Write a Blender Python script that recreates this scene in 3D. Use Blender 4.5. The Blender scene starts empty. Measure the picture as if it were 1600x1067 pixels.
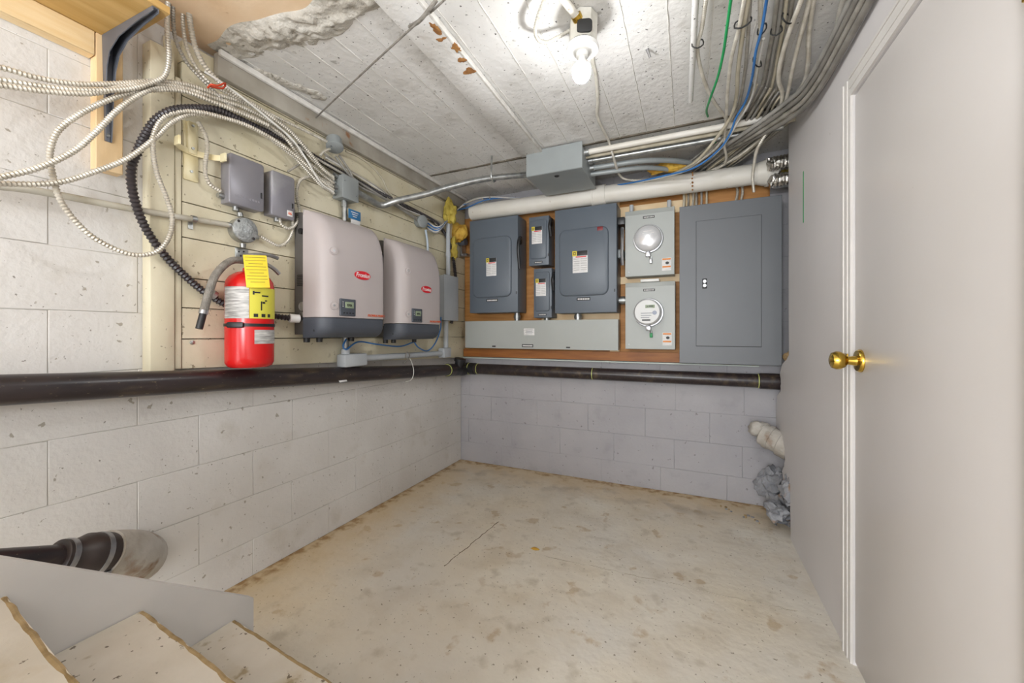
import bpy, bmesh, math, random
from mathutils import Vector, Matrix, noise as mnoise
random.seed(7)
PI = math.pi
scene = bpy.context.scene
COL = scene.collection

# ------------------------------------------------------------------ camera
TH = math.radians(24.2); FPX = 611.0; CZ = 1.078; HOR = 520.0
cam_d = bpy.data.cameras.new('camera'); cam = bpy.data.objects.new('camera', cam_d); COL.objects.link(cam)
cam.location = (0, 0, CZ); cam.rotation_euler = (PI/2, 0, TH)
cam_d.sensor_width = 36.0; cam_d.lens = FPX/1600*36.0
cam_d.shift_y = -(533.5-HOR)/1600.0; cam_d.clip_start = 0.02
scene.camera = cam

# ------------------------------------------------------------------ light
world = bpy.data.worlds.new('basement_ambient'); scene.world = world; world.use_nodes = True
bg = world.node_tree.nodes['Background']
bg.inputs[0].default_value = (0.92, 0.96, 1.0, 1); bg.inputs[1].default_value = 2.7
ld = bpy.data.lights.new('stairwell_lamp', 'POINT'); ld.energy = 68; ld.shadow_soft_size = 0.35; ld.color = (.95, .975, 1)
lo = bpy.data.objects.new('stairwell_lamp', ld); COL.objects.link(lo); lo.location = (-0.35, -1.30, 1.20)
BULB_STRENGTH = 155.0
vs = scene.view_settings
vs.view_transform = 'Standard'; vs.look = 'None'; vs.gamma = 1.0; vs.use_curve_mapping = False
vs.exposure = 0.86

# ------------------------------------------------------------------ measured room (metres)
XL, YB, XR, ZC = -1.763, 2.858, 0.49, 2.20      # left wall, back wall, right wall, ceiling
XP = XL + 0.045                                  # face of the plank cladding
FW = Vector((-math.sin(TH), math.cos(TH), 0)); RT = Vector((math.cos(TH), math.sin(TH), 0))
def ray(u, v): return FW + RT*((u-800)/FPX) + Vector((0, 0, (HOR-v)/FPX))
def onX(u, v, x): d = ray(u, v); k = x/d.x; return Vector((x, d.y*k, CZ+d.z*k))
def onY(u, v, y): d = ray(u, v); k = y/d.y; return Vector((d.x*k, y, CZ+d.z*k))
def onZ(u, v, z): d = ray(u, v); k = (z-CZ)/d.z; return Vector((d.x*k, d.y*k, z))
def Lw(u, v, off=0.0): return onX(u, v, XP+off)
def Bw(u, v, off=0.0): return onY(u, v, YB-off)

# ------------------------------------------------------------------ materials
def lin(h):
    if isinstance(h, tuple): return h
    h = h.lstrip('#'); o = []
    for i in (0, 2, 4):
        c = int(h[i:i+2], 16)/255; o.append(c/12.92 if c <= .04045 else ((c+.055)/1.055)**2.4)
    return tuple(o)
MATS = {}
def M(name, c1, c2=None, scale=6, rough=.6, metal=0.0, bump=0.0, bscale=60, spots=(), emit=None, stretch=None, detail=4, bdist=.01):
    if name in MATS: return MATS[name]
    m = bpy.data.materials.new(name); m.use_nodes = True; nt = m.node_tree; N = nt.nodes; L = nt.links
    b = N['Principled BSDF']; b.inputs['Roughness'].default_value = rough; b.inputs['Metallic'].default_value = metal
    geo = N.new('ShaderNodeNewGeometry'); pos = geo.outputs['Position']
    if stretch:
        mp = N.new('ShaderNodeMapping'); mp.inputs['Scale'].default_value = stretch; L.new(pos, mp.inputs[0]); spos = mp.outputs[0]
    else: spos = pos
    c = (*lin(c1), 1); b.inputs['Base Color'].default_value = c
    out = None
    if c2:
        n = N.new('ShaderNodeTexNoise'); n.inputs['Scale'].default_value = scale; n.inputs['Detail'].default_value = detail
        L.new(spos, n.inputs['Vector'])
        r = N.new('ShaderNodeMapRange'); r.inputs[1].default_value = .32; r.inputs[2].default_value = .68; L.new(n.outputs[0], r.inputs[0])
        mx = N.new('ShaderNodeMix'); mx.data_type = 'RGBA'; mx.inputs[6].default_value = c; mx.inputs[7].default_value = (*lin(c2), 1)
        L.new(r.outputs[0], mx.inputs[0]); out = mx.outputs[2]
    for (sc, ssc, t0, t1, st) in spots:                    # colour, scale, threshold range, strength
        n = N.new('ShaderNodeTexNoise'); n.inputs['Scale'].default_value = ssc; n.inputs['Detail'].default_value = 5
        L.new(spos, n.inputs['Vector'])
        r = N.new('ShaderNodeMapRange'); r.inputs[1].default_value = t0; r.inputs[2].default_value = t1; r.inputs[4].default_value = st
        L.new(n.outputs[0], r.inputs[0])
        mx = N.new('ShaderNodeMix'); mx.data_type = 'RGBA'; mx.inputs[7].default_value = (*lin(sc), 1)
        if out: L.new(out, mx.inputs[6])
        else: mx.inputs[6].default_value = c
        L.new(r.outputs[0], mx.inputs[0]); out = mx.outputs[2]
    if out: L.new(out, b.inputs['Base Color'])
    if bump:
        n = N.new('ShaderNodeTexNoise'); n.inputs['Scale'].default_value = bscale; n.inputs['Detail'].default_value = 6; L.new(spos, n.inputs['Vector'])
        bp = N.new('ShaderNodeBump'); bp.inputs['Strength'].default_value = bump; bp.inputs['Distance'].default_value = bdist
        L.new(n.outputs[0], bp.inputs['Height']); L.new(bp.outputs[0], b.inputs['Normal'])
    if emit:
        b.inputs['Emission Color'].default_value = (.97, .985, 1, 1); b.inputs['Emission Strength'].default_value = emit
    MATS[name] = m
    return m

DARK = '#3a3630'
m_blockL = M('painted_block_white', '#d6d3cf', '#cac6c1', 3, .6, bump=.25, bscale=55, spots=[('#b9b2a6', 5, .60, .74, .6), ('#8a8272', 34, .675, .70, .75), ('#5c5446', 90, .70, .72, .7)])
m_mortarL = M('mortar_white', '#c3bfb8', '#b5b0a8', 10, .8)
m_blockB = M('painted_block_grey', '#aba9ac', '#a09ea2', 3, .6, bump=.3, bscale=55, spots=[('#8c8b8d', 6, .60, .74, .5), ('#6f6c6a', 34, .68, .70, .7)])
m_mortarB = M('mortar_grey', '#a2a2a5', '#97979a', 10, .8)
m_plank = M('plank_cream', '#d8d0b8', '#cdc4a8', 4, .5, bump=.2, bscale=30, spots=[('#c3b793', 5, .55, .75, .5), ('#7d7258', 55, .675, .695, .75), ('#9c9172', 12, .66, .72, .5)])
m_ceil = M('ceiling_paint', '#e0dedb', '#d3d1cd', 2.5, .75, bump=.4, bscale=34, spots=[('#b7b3ac', 6, .56, .72, .6), ('#8f8a80', 20, .66, .72, .6), (DARK, 75, .665, .685, .9)])
m_ridge = M('ceiling_ridge', '#e2dfd9', '#cfcbc3', 20, .7, bump=.4, bscale=80)
m_rough = M('rough_concrete', '#d0ccc3', '#b5afa4', 12, .85, bump=.9, bscale=50, spots=[('#6b6354', 30, .64, .7, .7)])
m_peach = M('peach_plaster', '#f0d8ba', '#e6c6a0', 5, .7, bump=.15, bscale=30, spots=[('#b98d5e', 30, .68, .74, .6)])
m_dry = M('drywall_white', '#cfcbca', '#c9c5c4', 2, .45, bump=.05, bscale=20, spots=[('#a9a29c', 20, .74, .77, .5)])
m_door = M('door_white', '#cdc8c5', '#c8c3bf', 2, .33, bump=.03, bscale=20, spots=[('#8d8075', 22, .76, .785, .6)])
m_trim = M('trim_white', '#d3cfcb', '#c8c4bf', 4, .35)
m_brass = M('brass', '#c9a64a', rough=.18, metal=1.0)
m_galv = M('galvanised', '#b7b8b6', '#8f9190', 30, .38, .85)
m_cast = M('cast_aluminium', '#b9bcbc', '#9a9d9c', 60, .35, .8, bump=.4, bscale=120)
m_armor = M('armoured_cable', '#d2cdc2', '#b3ac9e', 20, .36, .35)
m_armor2 = M('armoured_cable_dark', '#b0aba2', '#8a857b', 20, .42, .3)
m_armorw = M('armoured_cable_painted', '#cbc7bd', '#b4afa3', 20, .5, .15)
m_cableG = M('cable_grey', '#9c9993', '#86837d', 15, .5)
m_cableT = M('cable_tan', '#c5bda9', '#aba28c', 15, .55)
m_cableW = M('cable_white', '#dcdad5', '#c8c5bd', 15, .5)
m_blue = M('cable_blue', '#3a78b8', '#2e66a4', 15, .45)
m_green = M('wire_green', '#1d9a55', '#15874a', 15, .45)
m_redtie = M('red_tie', '#c2401f', rough=.6)
m_blackC = M('black_conduit', '#2b2729', '#383336', 20, .35)
m_blackP = M('black_pipe', '#262022', '#352c2c', 9, .3, spots=[('#7a6a50', 7, .55, .75, .4), ('#a89878', 60, .67, .7, .45)], stretch=(3, .8, 3))
m_black = M('black_plastic', '#1d1d1f', rough=.4)
m_yglue = M('yellow_glue', '#c9cf7a', rough=.6)
m_white = M('white_plastic', '#e4e3df', rough=.4)
m_pvc = M('white_pipe', '#dedad2', '#d2cdc2', 5, .45, spots=[('#9a6a3e', 35, .70, .75, .8)])
m_rust = M('rust', '#8a5a34', '#b08048', 40, .8)
m_ply = M('plywood', '#c08a4c', '#a66f35', 5, .55, stretch=(1, 1, 8), bump=.1)
m_plyd = M('plywood_dark', '#a96a2c', '#8c5220', 5, .5, stretch=(1, 1, 8))
m_pine = M('pine', '#ecd3ab', '#e2c191', 8, .5, stretch=(1, 1, .25), bump=.08)
m_pineL = M('pine_board', '#e8d0a6', '#dcb982', 6, .5, stretch=(6, .5, 6), bump=.08)
m_shelf = M('shelf_underside', '#c8a468', '#b5904f', 6, .55, stretch=(6, .5, 6))
m_bracket = M('bracket_grey', '#6c707a', '#5f636c', 8, .35, .3)
m_boxA = M('old_box_grey', '#8f8d92', '#84828a', 5, .38, .25, spots=[('#b5b4b6', 6, .55, .75, .6)])
m_panel = M('panel_grey', '#6b6e72', '#686b6f', 3, .42)
m_switch = M('switch_grey', '#626a73', '#5d656e', 3, .42)
m_lightg = M('light_grey_enamel', '#a9aca8', '#a2a5a1', 3, .4)
m_boxg = M('box_grey', '#989d9d', '#8f9494', 6, .4, .1)
m_pvcg = M('pvc_grey', '#b4b8bb', '#a8acb0', 6, .45)
m_invl = M('inverter_cover', '#b9b0ae', '#b4abaa', 3, .45, bump=.04, bscale=300)
m_invd = M('inverter_slate', '#4d525b', '#484d56', 6, .5)
m_invb = M('inverter_housing', '#5d5a58', '#55524f', 6, .55)
m_fred = M('logo_red', '#d3202e', rough=.35)
m_orange = M('orange_print', '#d9633a', rough=.5)
m_lcd = M('lcd', '#9aa88c', '#8d9b80', 30, .25)
m_ext = M('extinguisher_red', '#d31c1c', '#c21616', 5, .22, spots=[('#e8605a', 60, .71, .76, .5)])
m_steel = M('steel', '#b9b9bb', '#97979a', 25, .3, .9)
m_hose = M('grey_hose', '#8f8a82', '#6f6a63', 40, .6, bump=.5, bscale=200)
m_ylab = M('yellow_green_label', '#d6cf4a', rough=.5)
m_tag = M('yellow_tag', '#f0d63c', '#e6c92f', 12, .6)
m_print = M('printed_white_label', '#d4d2cf', '#8b8987', 55, .5, stretch=(.4, .4, 3), detail=6)
m_label = M('white_label', '#e6e4e2', '#cfcdcb', 60, .5, stretch=(.5, .5, 3))
m_ink = M('black_ink', '#222222', rough=.5)
m_redink = M('red_ink', '#d03a3a', rough=.5)
m_yel = M('yellow_print', '#d9c43a', rough=.5)
m_blu = M('blue_label', '#2f6f9f', rough=.45)
m_oran2 = M('orange_header', '#e08a3c', rough=.5)
m_cream = M('cream_metal', '#e8dfbd', '#d8c99a', 14, .4, .15)
m_foam = M('yellow_foam', '#d9b24a', '#b8872d', 18, .75, bump=.9, bscale=45)
m_foam2 = M('pale_yellow_foam', '#cdb954', '#ab9338', 18, .75, bump=.9, bscale=45)
m_foil = M('foil', '#d6d4d0', '#b8b5b0', 40, .18, 1.0, bump=.8, bscale=60)
m_clay = M('painted_clay', '#c3bfb8', '#9d958a', 9, .75, bump=.5, bscale=60, spots=[('#7b5a38', 10, .54, .66, .85)])
m_rubble = M('grey_rubble', '#9a9b9f', '#7e7f84', 12, .8, bump=.9, bscale=40, spots=[('#8a6232', 9, .62, .7, .85)])
m_rubber = M('black_rubber', '#2c2424', '#3a302c', 12, .42)
m_stairW = M('stair_paint', '#d6cfc4', '#c8c0b2', 6, .55, bump=.15, bscale=40, spots=[('#b7a684', 7, .56, .70, .6), ('#8f7a52', 14, .62, .69, .7), ('#5a4c3a', 55, .665, .69, .85)])
m_stairN = M('worn_nosing', '#b09870', '#8a734c', 25, .7, bump=.4, bscale=70)
m_string = M('stringer_paint', '#dedbd8', '#d3d0cd', 4, .5, bump=.08, bscale=30, spots=[('#8d8270', 30, .73, .77, .6)])
m_oldpipe = M('old_painted_pipe', '#c3bfb3', '#aaa392', 12, .6, spots=[('#8b7a5c', 25, .66, .72, .7)])
m_glow = M('lit_bulb', '#ffffff', emit=BULB_STRENGTH)
m_porc = M('porcelain', '#e9e8e4', rough=.3)
m_boxw = M('painted_octagon_box', '#d5d2c9', '#bdb9ad', 20, .5)
m_glass = M('meter_glass', '#e2e2e3', '#cfcfd1', 12, .12, .25)
m_dial = M('meter_dial', '#d5d5d3', rough=.4)
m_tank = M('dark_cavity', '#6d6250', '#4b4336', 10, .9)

# floor: grey concrete with tan wear and rusty stains along the wall feet
def floor_mat():
    m = bpy.data.materials.new('concrete_floor'); m.use_nodes = True; nt = m.node_tree; N = nt.nodes; L = nt.links
    b = N['Principled BSDF']; b.inputs['Roughness'].default_value = .55
    geo = N.new('ShaderNodeNewGeometry'); pos = geo.outputs['Position']
    def noise(s, d=6, w=None):
        n = N.new('ShaderNodeTexNoise'); n.inputs['Scale'].default_value = s; n.inputs['Detail'].default_value = d; L.new(pos, n.inputs['Vector']); return n.outputs[0]
    def rng(o, a, c, lo=0., hi=1.):
        r = N.new('ShaderNodeMapRange'); r.inputs[1].default_value = a; r.inputs[2].default_value = c; r.inputs[3].default_value = lo; r.inputs[4].default_value = hi; L.new(o, r.inputs[0]); return r.outputs[0]
    def mix(f, a, c):
        x = N.new('ShaderNodeMix'); x.data_type = 'RGBA'; L.new(f, x.inputs[0])
        for i, q in ((6, a), (7, c)):
            if isinstance(q, str): x.inputs[i].default_value = (*lin(q), 1)
            else: L.new(q, x.inputs[i])
        return x.outputs[2]
    def math_(op, a, c):
        x = N.new('ShaderNodeMath'); x.operation = op
        for i, q in ((0, a), (1, c)):
            if isinstance(q, (int, float)): x.inputs[i].default_value = q
            else: L.new(q, x.inputs[i])
        return x.outputs[0]
    base = mix(rng(noise(1.6), .35, .65), '#ccc7be', '#d2c7b3')
    base = mix(rng(noise(5), .5, .68, 0, .4), base, '#b8ab96')
    base = mix(rng(noise(8.3, 9), .62, .67, 0, .55), base, '#a58a62')
    base = mix(rng(noise(2.3, 9), .52, .64, 0, .75), base, '#d8d2c5')
    base = mix(rng(noise(11, 9), .58, .72, 0, .45), base, '#9a8d76')
    base = mix(rng(noise(70, 4), .66, .69, 0, .8), base, '#6f634f')
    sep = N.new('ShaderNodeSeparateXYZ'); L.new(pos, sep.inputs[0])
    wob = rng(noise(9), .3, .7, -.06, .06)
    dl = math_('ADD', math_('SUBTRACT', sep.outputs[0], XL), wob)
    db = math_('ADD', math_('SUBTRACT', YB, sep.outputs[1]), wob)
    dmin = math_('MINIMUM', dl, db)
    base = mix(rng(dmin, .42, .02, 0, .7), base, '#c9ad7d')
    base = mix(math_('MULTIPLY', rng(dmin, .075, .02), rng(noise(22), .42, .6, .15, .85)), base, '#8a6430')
    db2 = math_('SUBTRACT', math_('ABSOLUTE', math_('SUBTRACT', db, .22), 0), 0)
    base = mix(math_('MULTIPLY', rng(db2, .16, .0, 0, 1), rng(noise(6), .5, .66, 0, .5)), base, '#85796a')
    L.new(base, b.inputs['Base Color'])
    bp = N.new('ShaderNodeBump'); bp.inputs['Strength'].default_value = .25; bp.inputs['Distance'].default_value = .01
    L.new(noise(28, 8), bp.inputs['Height']); L.new(bp.outputs[0], b.inputs['Normal'])
    return m
m_floor = floor_mat()

# ------------------------------------------------------------------ mesh building
class MB:
    def __init__(s): s.v = []; s.f = []
    def add(s, vs, fs):
        o = len(s.v); s.v += [tuple(x) for x in vs]; s.f += [tuple(i+o for i in q) for q in fs]; return s
    def box(s, x0, x1, y0, y1, z0, z1):
        return s.add([(x0,y0,z0),(x1,y0,z0),(x1,y1,z0),(x0,y1,z0),(x0,y0,z1),(x1,y0,z1),(x1,y1,z1),(x0,y1,z1)],
                     [(0,3,2,1),(4,5,6,7),(0,1,5,4),(1,2,6,5),(2,3,7,6),(3,0,4,7)])
    def rbox(s, x0, x1, y0, y1, z0, z1, r=.004, seg=2):
        bm = bmesh.new(); bmesh.ops.create_cube(bm, size=1)
        bmesh.ops.scale(bm, vec=(x1-x0, y1-y0, z1-z0), verts=bm.verts)
        bmesh.ops.translate(bm, vec=((x0+x1)/2, (y0+y1)/2, (z0+z1)/2), verts=bm.verts)
        bmesh.ops.bevel(bm, geom=bm.edges[:], offset=r, segments=seg, affect='EDGES', profile=.5)
        bm.verts.index_update(); s.add([v.co[:] for v in bm.verts], [[v.index for v in f.verts] for f in bm.faces]); bm.free(); return s
    def hexa(s, p):                                        # eight corners, bottom four then top four
        return s.add(p, [(0,3,2,1),(4,5,6,7),(0,1,5,4),(1,2,6,5),(2,3,7,6),(3,0,4,7)])
    def tube(s, path, r, n=10, rib=None, caps=True, closed=False):
        P = [Vector(p) for p in path]; R = r if isinstance(r, (list, tuple)) else None
        if rib: P, R = ribbed(P, r, rib)
        fr = frames(P); rings = []
        for i, (p, (a, b)) in enumerate(zip(P, fr)):
            rr = R[i] if R else r
            rings.append([p + (a*math.cos(2*PI*j/n) + b*math.sin(2*PI*j/n))*rr for j in range(n)])
        vs = [q for g in rings for q in g]; fs = []
        for i in range(len(P)-1):
            for j in range(n): fs.append((i*n+j, i*n+(j+1) % n, (i+1)*n+(j+1) % n, (i+1)*n+j))
        if caps: fs.append(tuple(range(n-1, -1, -1))); fs.append(tuple((len(P)-1)*n+j for j in range(n)))
        return s.add(vs, fs)
    def cyl(s, p0, p1, r0, r1=None, n=20):
        return s.tube([p0, p1], [r0, r0 if r1 is None else r1], n)
    def lathe(s, prof, o, ax=(0, 0, 1), n=28):             # prof: (radius, height) pairs along ax from o
        o = Vector(o); ax = Vector(ax).normalized()
        a = ax.cross(Vector((0, 0, 1)) if abs(ax.z) < .9 else Vector((1, 0, 0))).normalized(); b = ax.cross(a)
        vs = []; fs = []
        for (r, h) in prof:
            for j in range(n): vs.append(o + ax*h + (a*math.cos(2*PI*j/n)+b*math.sin(2*PI*j/n))*max(r, 1e-4))
        for i in range(len(prof)-1):
            for j in range(n): fs.append((i*n+j, i*n+(j+1) % n, (i+1)*n+(j+1) % n, (i+1)*n+j))
        fs.append(tuple(range(n-1, -1, -1))); fs.append(tuple((len(prof)-1)*n+j for j in range(n)))
        return s.add(vs, fs)
    def plate(s, o, a, b, n, w, h, r=.01, t=.005, ch=.001, seg=5):   # rounded plate centred at o, front along n
        o, a, b, n = map(Vector, (o, a, b, n)); r = min(r, w/2-1e-4, h/2-1e-4)
        def ring(ins, d):
            rr = max(r-ins, .0003); W = w/2-ins; H = h/2-ins; q = []
            for (cx, cy, a0) in ((W-rr, H-rr, 0), (-W+rr, H-rr, 90), (-W+rr, -H+rr, 180), (W-rr, -H+rr, 270)):
                for k in range(seg+1):
                    an = math.radians(a0+90*k/seg); q.append(o+a*(cx+rr*math.cos(an))+b*(cy+rr*math.sin(an))+n*d)
            return q
        R = [ring(0, 0), ring(0, t-ch), ring(ch*.3, t-ch*.4), ring(ch, t)]; m = len(R[0]); vs = [x for g in R for x in g]; fs = []
        for i in range(3):
            for j in range(m): fs.append((i*m+j, i*m+(j+1) % m, (i+1)*m+(j+1) % m, (i+1)*m+j))
        fs.append(tuple(range(m-1, -1, -1))); fs.append(tuple(3*m+j for j in range(m)))
        return s.add(vs, fs)
    def ellipse(s, o, a, b, n, w, h, t, seg=40):
        o, a, b, n = map(Vector, (o, a, b, n)); vs = []
        for d in (0, t):
            for k in range(seg): an = 2*PI*k/seg; vs.append(o+a*(w/2*math.cos(an))+b*(h/2*math.sin(an))+n*d)
        fs = [tuple(range(seg-1, -1, -1)), tuple(range(seg, 2*seg))]
        for j in range(seg): fs.append((j, (j+1) % seg, seg+(j+1) % seg, seg+j))
        return s.add(vs, fs)
    def prism(s, pts, d):                                  # polygon of 3-D points pushed along vector d
        d = Vector(d); P = [Vector(p) for p in pts]; m = len(P)
        vs = P+[p+d for p in P]; fs = [tuple(range(m-1, -1, -1)), tuple(range(m, 2*m))]
        for j in range(m): fs.append((j, (j+1) % m, m+(j+1) % m, m+j))
        return s.add(vs, fs)
    def lump(s, c, rx, ry, rz, amp=.3, freq=18, sub=3, seed=0):
        bm = bmesh.new(); bmesh.ops.create_icosphere(bm, subdivisions=sub, radius=1); sv = Vector((seed*3.1, seed*1.7, seed*.9))
        for v in bm.verts:
            p = Vector((v.co.x*rx, v.co.y*ry, v.co.z*rz)); k = 1+amp*mnoise.noise(p*freq+sv)+amp*.5*mnoise.noise(p*freq*2.7+sv)
            v.co = Vector(c)+p*k
        bm.verts.index_update(); s.add([v.co[:] for v in bm.verts], [[v.index for v in f.verts] for f in bm.faces]); bm.free(); return s
    def arcpatch(s, c, r, a0, a1, z0, z1, t=.0012, n=14):  # curved label on an upright cylinder
        vs = []
        for rr in (r, r+t):
            for z in (z0, z1):
                for i in range(n+1): an = a0+(a1-a0)*i/n; vs.append((c[0]+rr*math.cos(an), c[1]+rr*math.sin(an), z))
        m = n+1; fs = []
        for i in range(n):
            fs += [(2*m+i, 2*m+i+1, 3*m+i+1, 3*m+i), (i, m+i, m+i+1, i+1), (i, i+1, 2*m+i+1, 2*m+i), (m+i, 3*m+i, 3*m+i+1, m+i+1)]
        fs += [(0, 2*m, 3*m, m), (n, m+n, 3*m+n, 2*m+n)]
        return s.add(vs, fs)
    def mesh(s, name, mat, off=(0, 0, 0), ang=40):
        me = bpy.data.meshes.new(name); off = Vector(off)
        me.from_pydata([tuple(Vector(v)-off) for v in s.v], [], s.f); me.materials.append(mat)
        bm = bmesh.new(); bm.from_mesh(me); bmesh.ops.recalc_face_normals(bm, faces=bm.faces); bm.to_mesh(me); bm.free()
        me.shade_smooth(); me.set_sharp_from_angle(angle=math.radians(ang)); me.update(); return me
    def base(s):
        xs, ys, zs = zip(*s.v); return Vector(((min(xs)+max(xs))/2, (min(ys)+max(ys))/2, min(zs)))
    def part(s, name, mat, parent, label=None, kind=None, ang=40):   # a part below a thing (vertices are in world space)
        o = bpy.data.objects.new(name, s.mesh(name, mat, ang=ang)); COL.objects.link(o); o.parent = parent
        o.matrix_parent_inverse = WORLD[parent.name].inverted(); WORLD[o.name] = Matrix()
        if label: o['label'] = label
        if kind: o['kind'] = kind
        return o
    def thing(s, name, mat, label, cat, group=None, ang=40):
        b = s.base(); o = bpy.data.objects.new(name, s.mesh(name, mat, b, ang)); COL.objects.link(o); o.location = b
        WORLD[o.name] = Matrix.Translation(b); o['label'] = label; o['category'] = cat
        if group: o['group'] = group
        return o
    def struct(s, name, mat, label=None, cat=None):
        o = s.thing(name, mat, label or name.replace('_', ' '), cat or name.split('_')[0]); o['kind'] = 'structure'; return o
WORLD = {}
def thing(name, loc, label, cat, group=None, kind=None):
    o = bpy.data.objects.new(name, None); COL.objects.link(o); o.location = loc; o.empty_display_size = .05
    WORLD[o.name] = Matrix.Translation(Vector(loc)); o['label'] = label; o['category'] = cat
    if group: o['group'] = group
    if kind: o['kind'] = kind
    return o
def spline(P, step=.012):
    P = [Vector(p) for p in P]; Q = [P[0]*2-P[1]]+P+[P[-1]*2-P[-2]]; out = []
    for i in range(1, len(Q)-2):
        a, b, c, d = Q[i-1:i+3]; m = max(2, int((c-b).length/step))
        for k in range(m):
            t = k/m; out.append(.5*((2*b)+(c-a)*t+(2*a-5*b+4*c-d)*t*t+(3*b-a-3*c+d)*t**3))
    out.append(P[-1]); return out
def run_on(a, b, gap=.07):                       # evenly spaced points from a (left out) to b
    a, b = Vector(a), Vector(b); n = max(2, int((b-a).length/gap)); return [a.lerp(b, (i+1)/n) for i in range(n)]
def resample(P, step):
    L = [0]
    for a, b in zip(P, P[1:]): L.append(L[-1]+(b-a).length)
    n = max(2, int(L[-1]/step)); out = []; j = 0
    for i in range(n+1):
        s = L[-1]*i/n
        while j < len(L)-2 and L[j+1] < s: j += 1
        d = L[j+1]-L[j]; out.append(P[j].lerp(P[j+1], (s-L[j])/d if d else 0))
    return out
def ribbed(P, r, pitch):
    Q = resample(P, pitch/2); return Q, [r if i % 2 else r*.70 for i in range(len(Q))]
def frames(P):
    out = []; a = None
    for i, p in enumerate(P):
        t = (P[min(i+1, len(P)-1)]-P[max(i-1, 0)])
        t = t.normalized() if t.length > 1e-9 else Vector((0, 0, 1))
        if a is None: a = t.cross(Vector((0, 0, 1)) if abs(t.z) < .9 else Vector((1, 0, 0))).normalized()
        a = (a-t*a.dot(t)); a = a.normalized() if a.length > 1e-9 else t.orthogonal().normalized(); out.append((a, t.cross(a)))
    return out
def cable(name, pts, r, mat, label, cat='cable', group=None, rib=None, n=8, parent=None, step=.012):
    mb = MB(); mb.tube(spline(pts, step), r, 10 if rib else n, rib*1.2 if rib else None); ang = 42 if rib else 75
    if parent: return mb.part(name, mat, parent, label, ang=ang)
    return mb.thing(name, mat, label, cat, group, ang=ang)
def text(s, size, o, a, b, n, mat, parent, name='lettering', align='CENTER', depth=.0006, shear=0.0, label=None):
    cu = bpy.data.curves.new('txt', 'FONT'); cu.body = s; cu.size = size; cu.align_x = align; cu.align_y = 'CENTER'; cu.extrude = depth; cu.shear = shear; cu.offset = size*.012
    ob = bpy.data.objects.new('txt', cu); COL.objects.link(ob)
    dg = bpy.context.evaluated_depsgraph_get(); me = bpy.data.meshes.new_from_object(ob.evaluated_get(dg)); bpy.data.objects.remove(ob)
    a, b, n, o = map(Vector, (a, b, n, o)); mb = MB()
    mb.add([o+a*v.co.x+b*v.co.y+n*(v.co.z+depth) for v in me.vertices], [tuple(p.vertices) for p in me.polygons]); bpy.data.meshes.remove(me)
    return mb.part(name, mat, parent, label)
EX, EY, EZ = Vector((1, 0, 0)), Vector((0, 1, 0)), Vector((0, 0, 1))

# ================================================================== the setting
YN = -2.2                                        # how far the room goes on behind the camera
XE = 2.2
MB().box(XL-.3, XE, YN, YB+.3, -.12, 0).struct('floor', m_floor, 'grey stained concrete floor', 'floor')
fl = bpy.data.objects['floor']
P = [onZ(695+84*k/24, 884-69*k/24, 0) for k in range(25)]
MB().tube([(p.x+random.uniform(-.004, .004), p.y+random.uniform(-.004, .004), .0004) for p in P], [random.uniform(.0008, .0022) for _ in P], 5).part('crack', M('floor_crack', '#6b5f4c', rough=.9), fl)
P = [onZ(850+400*k/40, 868+.22*400*k/40, 0) for k in range(41)]
MB().tube([(p.x+random.uniform(-.006, .006), p.y+random.uniform(-.006, .006), .0002) for p in P], [random.uniform(.0006, .0018) for _ in P], 5).part('crack', M('floor_seam', '#9d9383', rough=.9), fl)
# left wall of painted blocks
wl = MB().box(XL-.2, XL-.0022, YN, YB+.2, 0, ZC+.25).struct('wall_left', m_mortarL, 'white painted concrete block wall with pipe along it', 'wall')
ZJ = [0.0, .16]
while ZJ[-1] < 2.4: ZJ.append(ZJ[-1]+.1975)
def blocks(parent, axis, joints, lo, hi, mat):
    for i in range(len(ZJ)-1):
        z0, z1 = ZJ[i], min(ZJ[i+1], ZC+.2)
        if z1 <= z0+.02: continue
        j0 = joints.get(i, joints[i % 2]) ; c = j0-.4*math.ceil((j0-lo)/.4)
        while c < hi:
            a, b = max(c, lo), min(c+.397, hi); c += .4
            if b-a < .03: continue
            d = random.uniform(-.0012, .0012); g = .0007
            mb = MB()
            if axis == 'L': mb.rbox(XL-.05, XL+d, a+g, b-g+.003, z0+g, z1-g, .0016, 1)
            else: mb.rbox(a+g, b-g+.003, YB-d, YB+.05, z0+g, z1-g, .0016, 1)
            mb.part('block', mat, parent)
blocks(wl, 'L', {0: .714, 1: .503}, YN, YB, m_blockL)
wb = MB().box(XL, XE, YB+.0022, YB+.2, 0, ZC+.25).struct('wall_back', m_mortarB, 'grey painted concrete block wall behind the electrical panels', 'wall')
blocks(wb, 'B', {0: -1.37, 1: -1.284, 2: -1.47, 3: -.875}, XL+.003, 1.3, m_blockB)

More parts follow.
